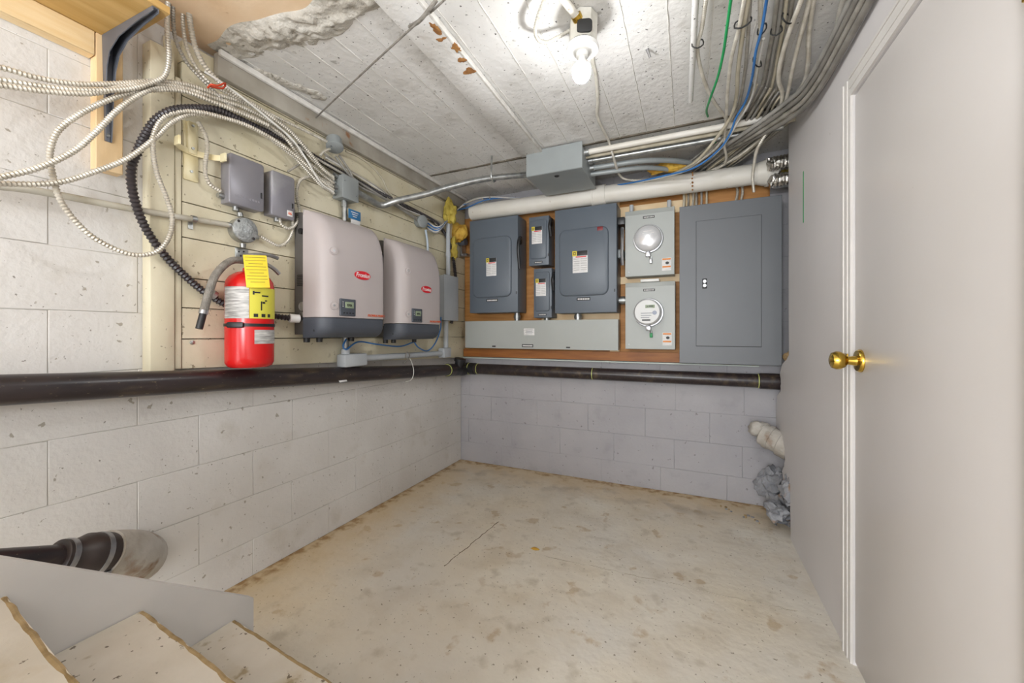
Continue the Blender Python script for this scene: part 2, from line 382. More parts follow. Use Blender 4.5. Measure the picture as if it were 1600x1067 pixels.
# ceiling: board-marked concrete, a slab and a slightly lower strip beyond the joint
cl = MB().box(XL, XE, YN, YB, ZC+.03, ZC+.25).struct('ceiling', m_ceil, 'white painted board marked concrete ceiling', 'ceiling')
YJ = 2.30
xs = [XL]+[-1.66+.145*i for i in range(0, 20)]+[XE]
xs = [x for x in xs if x <= 1.25]+[XE]
def edgeY(x):                                    # where the sound slab begins at the broken corner
    return .985 if x < -.95 else YN
for a, b in zip(xs, xs[1:]):
    z = ZC+random.uniform(-.002, .002); y0 = edgeY((a+b)/2)
    MB().box(a+.0005, b-.0005, y0, YJ, z, ZC+.03).part('form_board', m_ceil, cl)
    z -= .004
    MB().box(a+.0005, b-.0005, YJ+.012, YB, z, ZC+.03).part('form_board', m_ceil, cl)
for x in xs[1:-1]:
    y0 = edgeY(x)
    for (ya, yb, zz) in ((max(y0, -.3), YJ, ZC), (YJ+.012, YB, ZC-.004)):
        P = []; n = int((yb-ya)/.035)
        if n < 2: continue
        for k in range(n+1):
            y = ya+(yb-ya)*k/n; P.append((x+random.uniform(-.0012, .0012), y, zz-.001))
        mb = MB().tube(P, [random.uniform(.0010, .0029) if random.random() > .12 else .0008 for _ in P], 5)
        mb.part('form_ridge', m_ridge, cl)
MB().box(XL+.08, XE, YJ-.002, YJ+.0135, ZC-.0062, ZC+.0295).part('joint_shade_strip', M('painted_joint_shade', '#4e473c', '#7a7264', 14, .9), cl)  # dark strip paints in the shade of the gap at the ceiling joint
# broken slab edge and the peach plaster above it
MB().box(XL, -.9, YN, 1.02, ZC+.004, ZC+.03).part('plaster_patch', m_peach, cl)
mb = MB(); gx, gy = 60, 22
for i in range(gx+1):
    for j in range(gy+1):
        s = i/gx; t = j/gy; x = XL+.05+s*.95; yc = .985+.02*math.sin(x*9)
        y = yc+(t-.5)*.15+.025*mnoise.noise(Vector((x*7, t*3, 0)))
        env = math.sin(PI*min(1, max(0, t)))**.7*math.sin(PI*min(1, max(0, s*.96+.03)))**.4
        z = ZC+.004-env*(.014+.022*max(0, mnoise.noise(Vector((x*9, y*9, 1))))+.022*mnoise.noise(Vector((x*26, y*26, 2)))+.010*mnoise.noise(Vector((x*70, y*70, 4))))
        mb.v.append((x, y, min(z, ZC+.01)))
for i in range(gx):
    for j in range(gy): q = i*(gy+1)+j; mb.f.append((q, q+1, q+gy+2, q+gy+1))
mb.part('broken_edge', m_rough, cl, ang=60)
# spalled crust between the boards by the left wall
mb = MB()
for k in range(26):
    s = k/25; p = onZ(355+150*s, 95+57*s, ZC); mb.lump((p.x+random.uniform(-.015, .015), p.y+random.uniform(-.012, .012), ZC+.002), .028, .028, .010, .5, 30, 2, k)
mb.part('spalled_crust', m_rough, cl)
# right wall: a drywall sheet with a ragged far edge, cut for the door
DY0, DY1, DZ = .885, 1.613, 1.85
prof = [(2.50, 2.2), (2.50, .96), (2.56, .93), (2.66, .90), (2.72, .84), (2.70, .80), (2.70, .74), (2.80, .70), (2.825, .62), (2.825, .52), (2.77, .505), (2.66, .50), (2.60, .44), (2.59, .38), (2.62, .33), (2.665, .29), (2.64, .26), (2.56, .22), (2.50, .19), (2.47, .17), (2.46, .10), (2.465, 0)]
ragged = []
for (p, q) in zip(prof, prof[1:]):
    for k in range(4):
        t = k/4; ragged.append((p[0]+(q[0]-p[0])*t+random.uniform(-.006, .006), p[1]+(q[1]-p[1])*t))
ragged.append(prof[-1])
pts = [(YN, ZC)]+[(YN, 0), (DY0, 0), (DY0, DZ), (DY1, DZ), (DY1, 0)]+ragged[::-1]
mb = MB()
MB.prism(mb, [(XR, y, z) for (y, z) in pts], (.014, 0, 0))
mb.struct('wall_right', m_dry, 'white drywall partition with ragged cut far edge', 'wall')
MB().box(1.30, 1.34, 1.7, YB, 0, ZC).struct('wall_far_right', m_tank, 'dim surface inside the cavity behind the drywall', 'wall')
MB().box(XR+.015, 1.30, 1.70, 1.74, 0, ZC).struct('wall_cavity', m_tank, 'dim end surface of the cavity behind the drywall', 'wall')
# door
dr = thing('door_1', (XR, (DY0+DY1)/2, 0), 'flat white interior door with brass knob', 'door', kind='structure')
MB().rbox(XR+.004, XR+.040, DY0+.003, DY1-.004, .012, DZ-.004, .002).part('door_slab', m_door, dr)
kc = Vector((XR+.004, 1.565, .990))
MB().lathe([(.036, 0), (.036, .004), (.032, .010), (.016, .012), (.013, .030), (.013, .034), (.022, .040), (.0285, .052), (.029, .062), (.024, .073), (.012, .078), (.006, .0785)], kc, (-1, 0, 0), 32).part('door_knob', m_brass, dr, 'shiny brass round door knob')
MB().box(XR-.030, XR-.0265, kc.y+.0, kc.y+.033, kc.z-.010, kc.z+.022).part('latch_plate', m_brass, dr)
MB().rbox(XR-.008, XR+.004, DY0-.012, DY0+.012, 1.60, 1.69, .002).part('hinge', m_brass, dr)
tr = thing('trim_1', (XR, DY1+.03, 0), 'white moulded casing around the door', 'trim', kind='structure')
def casing(y0, y1, z0, z1, horiz):
    mb = MB(); steps = ((0, .35, .007), (.35, .6, .0095), (.6, .85, .0078), (.85, 1, .011))
    for (s0, s1, t) in steps:
        if horiz: mb.box(XR-t, XR, y0, y1, z0+(z1-z0)*s0, z0+(z1-z0)*s1)
        else: mb.box(XR-t, XR, y0+(y1-y0)*s0, y0+(y1-y0)*s1, z0, z1)
    return mb
casing(DY1+.002, DY1+.064, 0, DZ+.062, False).part('side_casing', m_trim, tr)
casing(DY0-.062, DY1+.002, DZ+.002, DZ+.064, True).part('head_casing', m_trim, tr)
casing(DY0-.062, DY0-.002, 0, DZ+.002, False).part('side_casing', m_trim, tr)
p = onX(1255, 268, XR-.001); q = onX(1255, 348, XR-.001)
MB().box(XR-.001, XR+.002, p.y-.006, p.y+.006, q.z, p.z).thing('paint_mark', m_green, 'thin vertical green stroke on the white drywall beside the grey panel', 'mark')

# plank cladding on the left wall
pp = thing('plank_cladding', (XP, 1.8, .9), 'cream painted horizontal plank cladding fixed to the block wall', 'wall panel')
YP0, YP1 = .735, YB-.004
zl = [.945, 1.055, 1.172, 1.285, 1.436, 1.568, 1.700, 1.832, 1.962, 2.09, ZC-.03]
for i, (a, b) in enumerate(zip(zl, zl[1:])):
    g = .0022
    if i == 0: P = [(YP0+.09, a), (YP1, .872), (YP1, b-.012-g), (YP0+.09, b-g)]
    elif i == 1: P = [(YP0+.09, a+g), (YP1, a-.012+g), (YP1, b-g), (YP0+.09, b-g)]
    else: P = [(YP0+.09, a+g), (YP1, a+g), (YP1, b-g), (YP0+.09, b-g)]
    d = random.uniform(-.0015, .0015)
    mb = MB().prism([(XL+.012, y, z) for y, z in P], (XP-XL-.012+d, 0, 0)); mb.part('plank', m_plank, pp)
MB().rbox(XL+.0015, XL+.012, YP0+.05, YP1, .96, ZC-.03, .001, 1).part('backing_board', m_plank, pp)
MB().rbox(XL+.0015, XP+.012, YP0-.01, YP0+.062, .938, 2.10, .004).part('corner_post', m_plank, pp)
MB().rbox(XP-.02, XP+.004, YP0+.066, YP0+.086, .945, 2.02, .002).part('batten', m_plank, pp)
q = Lw(300, 535, .001); MB().lathe([(.008, 0), (.008, .003), (.004, .005)], q, EX, 14).part('screw', m_galv, pp)
# ceiling ledger along the left wall
lg = thing('ceiling_ledger', (XL+.05, 1.7, 2.1), 'grey painted board with a pale top lip along the ceiling edge', 'board')
MB().rbox(XL+.046, XL+.075, .93, YB-.05, ZC-.105, ZC-.014, .003).part('board', M('ledger_grey', '#a9a398', '#8f887b', 7, .7, spots=[('#8a5a34', 8, .68, .74, .9)]), lg)
MB().rbox(XL+.076, XL+.092, .93, YB-.05, ZC-.030, ZC-.006, .003).part('lip', m_ridge, lg)
# plank nailed under the ceiling
cb = thing('ceiling_batten', (-.87, 1.5, ZC-.035), 'white painted plank nailed under the ceiling beside the bare bulb', 'plank')
MB().rbox(-.945, -.815, .93, 2.26, ZC-.026, ZC-.003, .003).part('board', m_ceil, cb)
MB().rbox(-.816, -.806, .93, 2.26, ZC-.027, ZC-.004, .002).part('edge_strip', m_ridge, cb)
for k, (u, v) in enumerate(((680, 45), (712, 75), (722, 95), (690, 62), (735, 112))):
    p = onZ(u, v, ZC-.028); MB().lump((p.x, p.y, ZC-.0265), random.uniform(.010, .026), random.uniform(.008, .024), .002, .9, 70, 3, k).part('rust_scale', m_rust, cb)

# ================================================================== stairs (turned a few degrees)
st = thing('staircase', (-.9, .3, 0), 'wooden stair with worn off-white treads and white stringer', 'stairs')
SA = math.radians(4.2); sx = Vector((math.cos(SA), -math.sin(SA), 0)); s0 = Vector((-1.303, .764, 0))
def SP(a, r, z): q = s0+sx*a+EY*r; return Vector((q.x, q.y, z))
RISE, RUN, WID = .176, .226, .86
for i in range(6):
    z = RISE*(i+1); f = -RUN*i
    c = [SP(.001, f-RUN-.03, z-.035), SP(WID, f-RUN-.03, z-.035), SP(WID, f, z-.035), SP(.001, f, z-.035)]
    MB().hexa(c+[p+EZ*.035 for p in c]).part('tread', m_stairW, st)
    P = []
    for k in range(30): P.append(SP(.006+(WID-.01)*k/29, f-.0035+random.uniform(-.0025, .0015), z-.0042+random.uniform(-.0006, .0006)))
    MB().tube(P, [random.uniform(.0052, .0068) for _ in P], 8).part('worn_nosing', m_stairN, st, 'bare brown worn edge')
    c = [SP(.001, f-.045, z-RISE), SP(WID, f-.045, z-RISE), SP(WID, f-.025, z-RISE), SP(.001, f-.025, z-RISE)]
    MB().hexa(c+[p+EZ*(RISE-.035) for p in c]).part('riser', m_stairW, st)
for (a, nm) in ((-.032, 'stringer'), (WID+.001, 'stringer')):
    MB().prism([SP(a, .060, 0), SP(a, .060, .205), SP(a, -1.45, .205+1.51*RISE/RUN), SP(a, -1.45, .9)], EX*.03).part(nm, m_string, st)

# ================================================================== drain pipes
# long black drain along both walls
dp = thing('drain_pipe', (-1.0, 2.3, .74), 'long black plastic drain pipe running round both walls', 'pipe')
LA = Vector((XL+.075, -.6, .985)); LB = Vector((XL+.075, YB-.075, .776)); BA = Vector((XL+.12, YB-.065, .785)); BB = Vector((.62, YB-.065, .785))
R3 = .0425
MB().tube([LA, LB-Vector((0, .22, -.014))], R3, 24).part('wall_run', m_blackP, dp)
tee = LB-Vector((0, .13, -.008))
MB().tube([LB-Vector((0, .24, -.015)), LB-Vector((0, .17, -.011))], R3+.007, 24).part('coupling', m_blackP, dp)
MB().tube([LB-Vector((0, .19, -.012)), LB-Vector((0, .06, -.004))], R3+.005, 24).part('tee_body', m_black, dp)
MB().lathe([(.036, 0), (.036, .045), (.046, .047), (.046, .072), (.038, .075), (.022, .076)], tee+Vector((.012, .03, .018)), Vector((.25, 0, 1)), 24).part('cleanout_cap', m_black, dp)
MB().tube(spline([LB-Vector((0, .08, -.005)), LB-Vector((-.01, .02, 0)), BA+Vector((-.02, 0, 0)), BA+Vector((.06, 0, 0))], .01), R3+.005, 24).part('elbow', m_black, dp)
MB().tube([BA+Vector((.03, 0, 0)), BB], R3, 24).part('back_run', m_blackP, dp)
MB().tube([Vector((.40, YB-.065, .785)), BB], R3+.006, 24).part('coupling', m_blackP, dp)
def ringat(c, ax, r, w=.004): return MB().tube([Vector(c)-Vector(ax)*w/2, Vector(c)+Vector(ax)*w/2], r, 24)
for c, ax, r in ((LB-Vector((0, .245, -.016)), EY, R3+.0035), (BA+Vector((.005, 0, 0)), EX, R3+.006), (BA+Vector((.085, 0, 0)), EX, R3+.002), (Vector((.392, YB-.065, .785)), EX, R3+.002), (Vector((-.62, YB-.065, .785)), EX, R3+.0015)):
    ringat(c, ax, r).part('glue_ring', m_yglue, dp)
p = Lw(637, 578, .03); t0 = (p.y-LA.y)/(LB.y-LA.y); c = LA.lerp(LB, t0)
cable('strap_wire', [c+Vector((.0, 0, .12)), c+Vector((.035, 0, .06)), c+Vector((.049, 0, 0)), c+Vector((.03, 0, -.05)), c+Vector((-.01, -.01, -.065))], .0028, m_cableW, None, parent=dp)
t0 = (Lw(537, 597, .07).y-LA.y)/(LB.y-LA.y); c = LA.lerp(LB, t0)
MB().plate(c+Vector((.0345, 0, -.028)), EY, Vector((-.55, 0, .83)), Vector((.83, 0, -.55)).normalized(), .05, .013, .001, .0012, .0002).part('sticker', m_label, dp)
# ledge strip under the backboard
MB().rbox(XP+.004, .40, YB-.045, YB-.0045, .868, .877, .001, 1).thing('ledge_strip', M('pale_strip', '#cdd6cd', '#b7c2bb', 9, .5), 'thin pale strip under the wooden backboard', 'strip')
# clay stub, rubber coupling and pipe behind the stringer
wp = Lw(186, 870, -.045)
cs = thing('capped_pipe', (wp.x, wp.y, wp.z-.08), 'black pipe with rubber coupling joined to a clay bend in the wall', 'pipe')
q0 = Vector((XL+.01, wp.y+.02, wp.z-.005)); c1 = onX(160, 866, -1.585); c2 = onX(92, 872, -1.565); c3 = onX(-40, 892, -1.55)
MB().tube(spline([q0+Vector((-.03, .01, -.01)), q0+Vector((.05, .005, .0)), q0.lerp(c1, .6)+Vector((.035, .02, .0)), c1], .008), [.083-.0005*i for i in range(len(spline([q0+Vector((-.03, .01, -.01)), q0+Vector((.05, .005, .0)), q0.lerp(c1, .6)+Vector((.035, .02, .0)), c1], .008)))], 26).part('clay_bend', m_clay, cs)
ax = (c2-c1).normalized()
MB().lathe([(.058, -.01), (.060, .0), (.060, .050), (.053, .062), (.052, .066), (.047, .074), (.047, .110), (.042, .112)], c1, ax, 30).part('rubber_coupling', m_rubber, cs)
for (h, r) in ((.012, .0612), (.088, .0485)):
    MB().lathe([(r-.002, 0), (r+.0005, .0005), (r+.0005, .0135), (r-.002, .014)], c1+ax*h, ax, 30).part('hose_clamp', m_steel, cs, 'shiny band clamp')
    MB().rbox(c1.x+.035, c1.x+.055, c1.y+ax.y*h-.008, c1.y+ax.y*h+.012, c1.z+ax.z*h-r*.75-.006, c1.z+ax.z*h-r*.75+.008, .002).part('clamp_screw', m_steel, cs)
MB().tube([c1+ax*.10, c1+ax*.75], .034, 24).part('pipe', m_blackP, cs)
# white pipe stub and rubble at the foot of the drywall edge
a = onY(1190, 672, YB-.10); ce = thing('broken_pipe_stub', (a.x, a.y, a.z-.08), 'broken white clay pipe end poking out beside the drywall', 'pipe')
dirn = Vector((.55, -.30, -.22)).normalized()
MB().lathe([(.058, 0), (.064, .006), (.064, .03), (.071, .032), (.071, .055), (.066, .057), (.066, .10), (.076, .105), (.076, .16), (.06, .165)], a+Vector((.0, 0, -.02)), dirn, 26).part('hub', m_clay, ce)
MB().lump(a+Vector((-.012, 0, .012)), .05, .045, .045, .5, 22, 3, 3).part('mortar_plug', m_clay, ce)
for k, (u, v, rx, rz) in enumerate(((1203, 752, .07, .10), (1222, 785, .075, .085), (1228, 815, .06, .055), (1205, 790, .05, .04), (1233, 760, .05, .09))):
    p = onY(u, v, YB-.05-.07*k)
    MB().lump((p.x+.02, p.y, max(rz*.55, p.z-.02)), rx, .07, rz, .7, 22, 4, k+9).thing('rubble_chunk', m_rubble, ('tall', 'broad', 'low', 'small rust stained', 'upright')[k]+' grey lump of broken masonry at the foot of the drywall edge', 'rubble', 'rubble by the drywall edge')
for k in range(14):
    u = random.uniform(1125, 1215); v = 792+(u-1125)*.38+random.uniform(-6, 4); p = onZ(u, v, 0)
    MB().lump((p.x, p.y, .003), random.uniform(.004, .011), random.uniform(.004, .011), .005, .5, 90, 1, k).thing('debris_crumb', m_rubble if k % 2 else m_stairN, 'tiny crumb of masonry on the floor by the rubble', 'debris', 'crumbs on the floor')
p = onZ(836, 858, 0); MB().lump((p.x, p.y, .002), .022, .012, .003, .6, 60, 2, 5).thing('dry_leaf', m_foam, 'small dry yellow leaf lying on the concrete floor', 'leaf')

# ================================================================== left wall equipment
# wooden shelf with its bracket
sh = thing('storage_shelf', (XL+.17, .2, 1.6), 'raw wooden shelf board on a pine ledger and cleat high on the block wall', 'shelf')
MB().rbox(XL+.002, -1.428, -.9, .655, 2.040, 2.062, .001, 1).part('shelf_board', m_shelf, sh)
MB().rbox(XL+.001, XL+.040, -.9, .592, 1.962, 2.039, .002, 1).part('ledger', m_pineL, sh)
MB().rbox(XL+.001, XL+.040, .594, .660, 1.605, 2.039, .002, 1).part('cleat', m_pine, sh)
bx, by = XL+.040, .622
br = MB()
br.prism([(bx, by-.014, 2.036), (bx, by+.014, 2.036), (bx, by+.008, 1.70), (bx, by-.008, 1.70)], (.003, 0, 0))
br.prism([(bx, by-.014, 2.039), (bx, by+.014, 2.039), (bx+.29, by+.008, 2.039), (bx+.29, by-.008, 2.039)], (0, 0, -.003))
pr = [(0, 2.036), (.29, 2.036), (.29, 2.026), (.20, 2.020), (.10, 2.005), (.045, 1.975), (.024, 1.93), (.014, 1.84), (.008, 1.70), (0, 1.70)]
tp = lambda a, z: .014-.006*max(a/.29, (2.036-z)/.336)
for s in (-1, 1): br.prism([(bx+a, by+s*tp(a, z)-(.0025 if s > 0 else 0), z) for a, z in pr], (0, .0025, 0))
bro = br.part('bracket', m_bracket, sh, 'grey pressed steel shelf bracket')
for z in (1.72, 1.985): MB().lathe([(.006, 0), (.006, .002), (.003, .0035)], (bx+.003, by+(.018 if z > 1.9 else 0)-.018*(z > 1.9), z), EX, 12).part('screw', m_galv, bro)

# brass coloured extinguisher clamp left on the wall
eb = thing('extinguisher_bracket', Lw(298, 285, 0), 'empty cream metal extinguisher bracket with open strap arms', 'bracket')
p0 = Lw(298, 283, 0); p1 = Lw(297, 192, 0); yb = (p0.y+p1.y)/2
MB().plate((XP, yb, (p0.z+p1.z)/2), EY, EZ, EX, .048, p1.z-p0.z, .004, .006, .001).part('back_plate', m_cream, eb)
MB().plate((XP+.006, yb, (p0.z+p1.z)/2+.05), EY, EZ, EX, .030, (p1.z-p0.z)*.55, .004, .010, .002).part('rib_plate', m_cream, eb)
for dz in (-.085, .0, .085): MB().lathe([(.005, 0), (.005, .004)], (XP+.016 if dz > -.05 else XP+.006, yb, (p0.z+p1.z)/2+.01+dz), EX, 10).part('screw', m_galv, eb)
zc = Lw(298, 236, 0).z
def strap(z, h, r, a0, a1, name):
    mb = MB(); n = 16; cx, cy = XP+.012+r, yb; P = []
    for i in range(n+1): an = math.radians(a0+(a1-a0)*i/n); P.append((cx+r*math.cos(an), cy+r*math.sin(an)))
    for (a, b) in zip(P, P[1:]):
        da = Vector((a[0]-cx, a[1]-cy, 0))*.03; db = Vector((b[0]-cx, b[1]-cy, 0))*.03
        mb.hexa([(a[0], a[1], z), (b[0], b[1], z), (b[0]+db.x, b[1]+db.y, z), (a[0]+da.x, a[1]+da.y, z), (a[0], a[1], z+h), (b[0], b[1], z+h), (b[0]+db.x, b[1]+db.y, z+h), (a[0]+da.x, a[1]+da.y, z+h)])
    return mb.part(name, m_cream, eb)
strap(zc-.018, .022, .085, 118, 242, 'strap')
for s in (-1, 1):
    an = math.radians(180+s*62); px_, py_ = XP+.097+.085*math.cos(an), yb+.085*math.sin(an)
    MB().rbox(px_, px_+.030, py_-.004*1, py_+.004, zc-.024, zc+.008, .001, 1).part('strap_tab', m_cream, eb)

# two old switch boxes
def knock_box(name, label, f0, u0, u1, v0, v1, depth, logo):
    A = Lw(u0, v0, depth); B = Lw(u1, v1, depth); C0 = Lw(u0, v1, depth)
    y0, y1 = A.y, B.y
    z1 = (A.z+Lw(u1, f0, depth).z)/2 if f0 else A.z
    z0 = z1-logo
    t = thing(name, (XP, (y0+y1)/2, z0), label, 'electrical box')
    MB().rbox(XP, XP+depth-.008, y0+.003, y1-.003, z0+.003, z1-.003, .003).part('case', m_boxA, t)
    MB().plate((XP+depth-.010, (y0+y1)/2, (z0+z1)/2), EY, EZ, EX, y1-y0, z1-z0, .012, .010, .004).part('cover', m_boxA, t)
    MB().rbox(XP+depth-.001, XP+depth+.003, y1-.016, y1-.010, (z0+z1)/2-.045, (z0+z1)/2-.022, .001, 1).part('hasp', m_black, t)
    MB().cyl((XP+.02, y0+.05, z0+.004), (XP+.02, y0+.05, z0-.014), .012, .012, 14).part('hub', m_galv, t)
    return t, y0, y1, z0, z1
ba, y0, y1, z0, z1 = knock_box('safety_switch_box', 'larger dull grey steel box with embossed cover on the cream planks', 258, 358, 413, 237, 330, .062, .202)
for k in range(9): MB().rbox(XP+.0615, XP+.0632, y0+.022+k*.0115, y0+.030+k*.0115, z0+.032, z0+.042, .0005, 1).part('embossing', m_boxA, ba)
MB().cyl((XP+.02, y0+.004, z0+.03), (XP+.02, y0-.018, z0+.03), .011, .011, 14).part('connector', m_galv, ba)
bb, y0, y1, z0, z1 = knock_box('small_switch_box', 'smaller dull grey steel box with a red and white sticker', 281, 424, 461, 262, 340, .058, .198)
MB().plate((XP+.058, y1-.026, z0+.028), EY, EZ, EX, .026, .026, .001, .0012, .0002).part('sticker', m_label, bb)
text('66', .018, (XP+.0592, y1-.026, z0+.028), EY, EZ, EX, m_orange, bb, 'sticker_print')

# round galvanised box and the conduit into it
rb = Lw(383.5, 359.5, .035); rt = thing('round_junction_box', (XP, rb.y, rb.z-.06), 'round galvanised junction box with blank cover below the switch boxes', 'junction box')
MB().lathe([(.050, 0), (.050, .030), (.0515, .031), (.0515, .035), (.049, .0365)], (XP, rb.y, rb.z), EX, 32).part('body', m_galv, rt)
MB().lathe([(.0505, 0), (.0505, .003), (.047, .005)], (XP+.0355, rb.y, rb.z), EX, 32).part('cover', m_cast, rt)
for s in (-1, 1): MB().lathe([(.0055, 0), (.0055, .002), (.003, .003)], (XP+.040, rb.y+s*.030, rb.z-s*.030), EX, 12).part('screw', m_ink, rt)
for dv in ((0, -.048, .008), (0, .048, -.012), (0, -.01, .056), (0, .0, -.056)):
    c = Vector((XP+.018, rb.y, rb.z))+Vector(dv); MB().cyl(c, c+Vector(dv).normalized()*.016, .012, .010, 14).part('hub', m_galv, rt)
e0 = Vector((XP+.018, rb.y-.055, rb.z+.009)); e1 = onX(210, 327, XP+.03); e2 = onX(49, 297, XP+.022); e3 = onX(-60, 285, XP+.02)
co = thing('painted_conduit', (XP+.02, .4, 1.5), 'thin cream painted conduit running into the round junction box', 'conduit')
MB().tube(spline([e0, e1, e2, e3]+run_on(e3, (e3.x, -1.2, e3.z+.05)), .02), .0105, 14).part('tube', m_oldpipe, co)
q = e0.lerp(e1, .42); MB().tube([q-Vector((0, .008, 0)), q+Vector((0, .008, 0))], .0135, 14).part('strap', m_galv, co)
MB().rbox(XP, XP+.006, q.y-.008, q.y+.008, q.z-.036, q.z-.008, .001, 1).part('strap_foot', m_galv, co)

# fire extinguisher
fe = Lw(390, 573, .088); fx, fy, fz = XP+.090, fe.y, fe.z
ex = thing('fire_extinguisher', (fx, fy, fz), 'red fire extinguisher with yellow inspection tag hanging on the cream planks', 'fire extinguisher')
RB = .085
MB().lathe([(.055, .006), (.066, 0), (.078, .006), (.0845, .02), (RB, .04), (RB, .325), (.082, .345), (.070, .365), (.050, .380), (.026, .388), (.024, .40)], (fx, fy, fz), EZ, 44).part('cylinder', m_ext, ex)
ca = math.atan2(-fy, -fx); dg = math.radians
MB().arcpatch((fx, fy), RB+.0006, ca-dg(72), ca+dg(-2), fz+.195, fz+.318).part('instruction_label', m_print, ex, 'white label with small print')
yl = MB().arcpatch((fx, fy), RB+.0006, ca+dg(-1), ca+dg(85), fz+.195, fz+.318).part('pictogram_label', m_ylab, ex, 'yellow green label with pictograms')
def onc(an, z, r=RB+.002): return (fx+r*math.cos(ca+an), fy+r*math.sin(ca+an), fz+z)
for (a, z, w, h) in ((8, .295, 4, .014), (16, .297, 14, .006), (36, .285, 18, .006), (26, .245, 3, .036), (32, .258, 7, .008), (38, .266, 6, .005), (13, .207, 10, .013), (31, .207, 10, .013), (47, .207, 8, .013)):
    MB().arcpatch((fx, fy), RB+.002, ca+dg(a-w/2), ca+dg(a+w/2), fz+z-h/2, fz+z+h/2, .0006, 4).part('pictogram', m_ink, yl)
MB().arcpatch((fx, fy), RB+.0006, ca+dg(10), ca+dg(78), fz+.095, fz+.150).part('lower_label', m_print, ex, 'small white rating label')
MB().tube([(fx, fy, fz+.163), (fx, fy, fz+.175)], RB+.0025, 44).part('strap', m_black, ex, 'black retaining strap')
MB().plate(Vector(onc(dg(-32), .169, RB+.004)), Vector((-math.sin(ca-dg(32)), math.cos(ca-dg(32)), 0)), EZ, Vector((math.cos(ca-dg(32)), math.sin(ca-dg(32)), 0)), .062, .022, .006, .004, .001).part('strap_buckle', m_black, ex)
MB().lathe([(.021, 0), (.021, .02), (.026, .022), (.026, .05), (.018, .054)], (fx, fy, fz+.395), EZ, 20).part('valve', m_steel, ex)
MB().tube(spline([(fx-.01, fy-.02, fz+.447), (fx, fy+.03, fz+.462), (fx+.005, fy+.075, fz+.468), (fx+.005, fy+.115, fz+.462)], .01), .0085, 8).part('top_lever', m_steel, ex)
MB().tube(spline([(fx, fy, fz+.430), (fx, fy+.06, fz+.430), (fx, fy+.10, fz+.415), (fx, fy+.125, fz+.395)], .01), .0085, 8).part('carry_handle', m_steel, ex)
h0 = Vector((fx, fy-.02, fz+.43)); hp = [h0, onX(360, 408, fx+.01), onX(338, 428, fx+.02), onX(327, 455, fx+.02), onX(318, 488, fx+.02)]
MB().tube(spline(hp, .01), .0135, 14).part('hose', m_hose, ex, 'frayed grey hose')
nz = (hp[-1]-hp[-2]).normalized(); MB().tube([hp[-1]-nz*.008, hp[-1]+nz*.006], .0145, 14).part('ferrule', m_steel, ex); MB().tube([hp[-1]+nz*.006, hp[-1]+nz*.062], .0115, 14).part('nozzle', m_black, ex)
nn = Vector((.87, -.45, .18)).normalized(); tb = Vector((-.10, -.03, 1)); tb = (tb-nn*tb.dot(nn)).normalized(); ta = tb.cross(nn)
tc = onX(401, 424, fx+.088)
tg = MB().plate(tc, ta, tb, nn, .078, .132, .002, .0015, .0003).part('inspection_tag', m_tag, ex, 'yellow paper inspection tag')
for k in range(9): MB().plate(tc+tb*(.056-.0125*k)+nn*.0015, ta, tb, nn, .068-.02*(k % 3 == 2), .0022, .0004, .0004, .0001).part('print_line', M('tag_print', '#8f7f35', rough=.7), tg)
hk = Lw(373, 397, 0); MB().plate((XP, hk.y+.01, hk.z), EY, EZ, EX, .052, .05, .002, .004, .001).part('hook_plate', m_galv, ex)
for s in ((-.012, .01), (.008, .014), (-.004, -.006)): MB().lathe([(.004, 0), (.003, .003)], (XP+.004, hk.y+.01+s[0], hk.z+s[1]), EX, 10).part('screw', m_ink, ex)
MB().tube([(XP+.003, hk.y+.035, hk.z-.012), (fx, fy, fz+.425)], .006, 8).part('hook_arm', m_steel, ex)

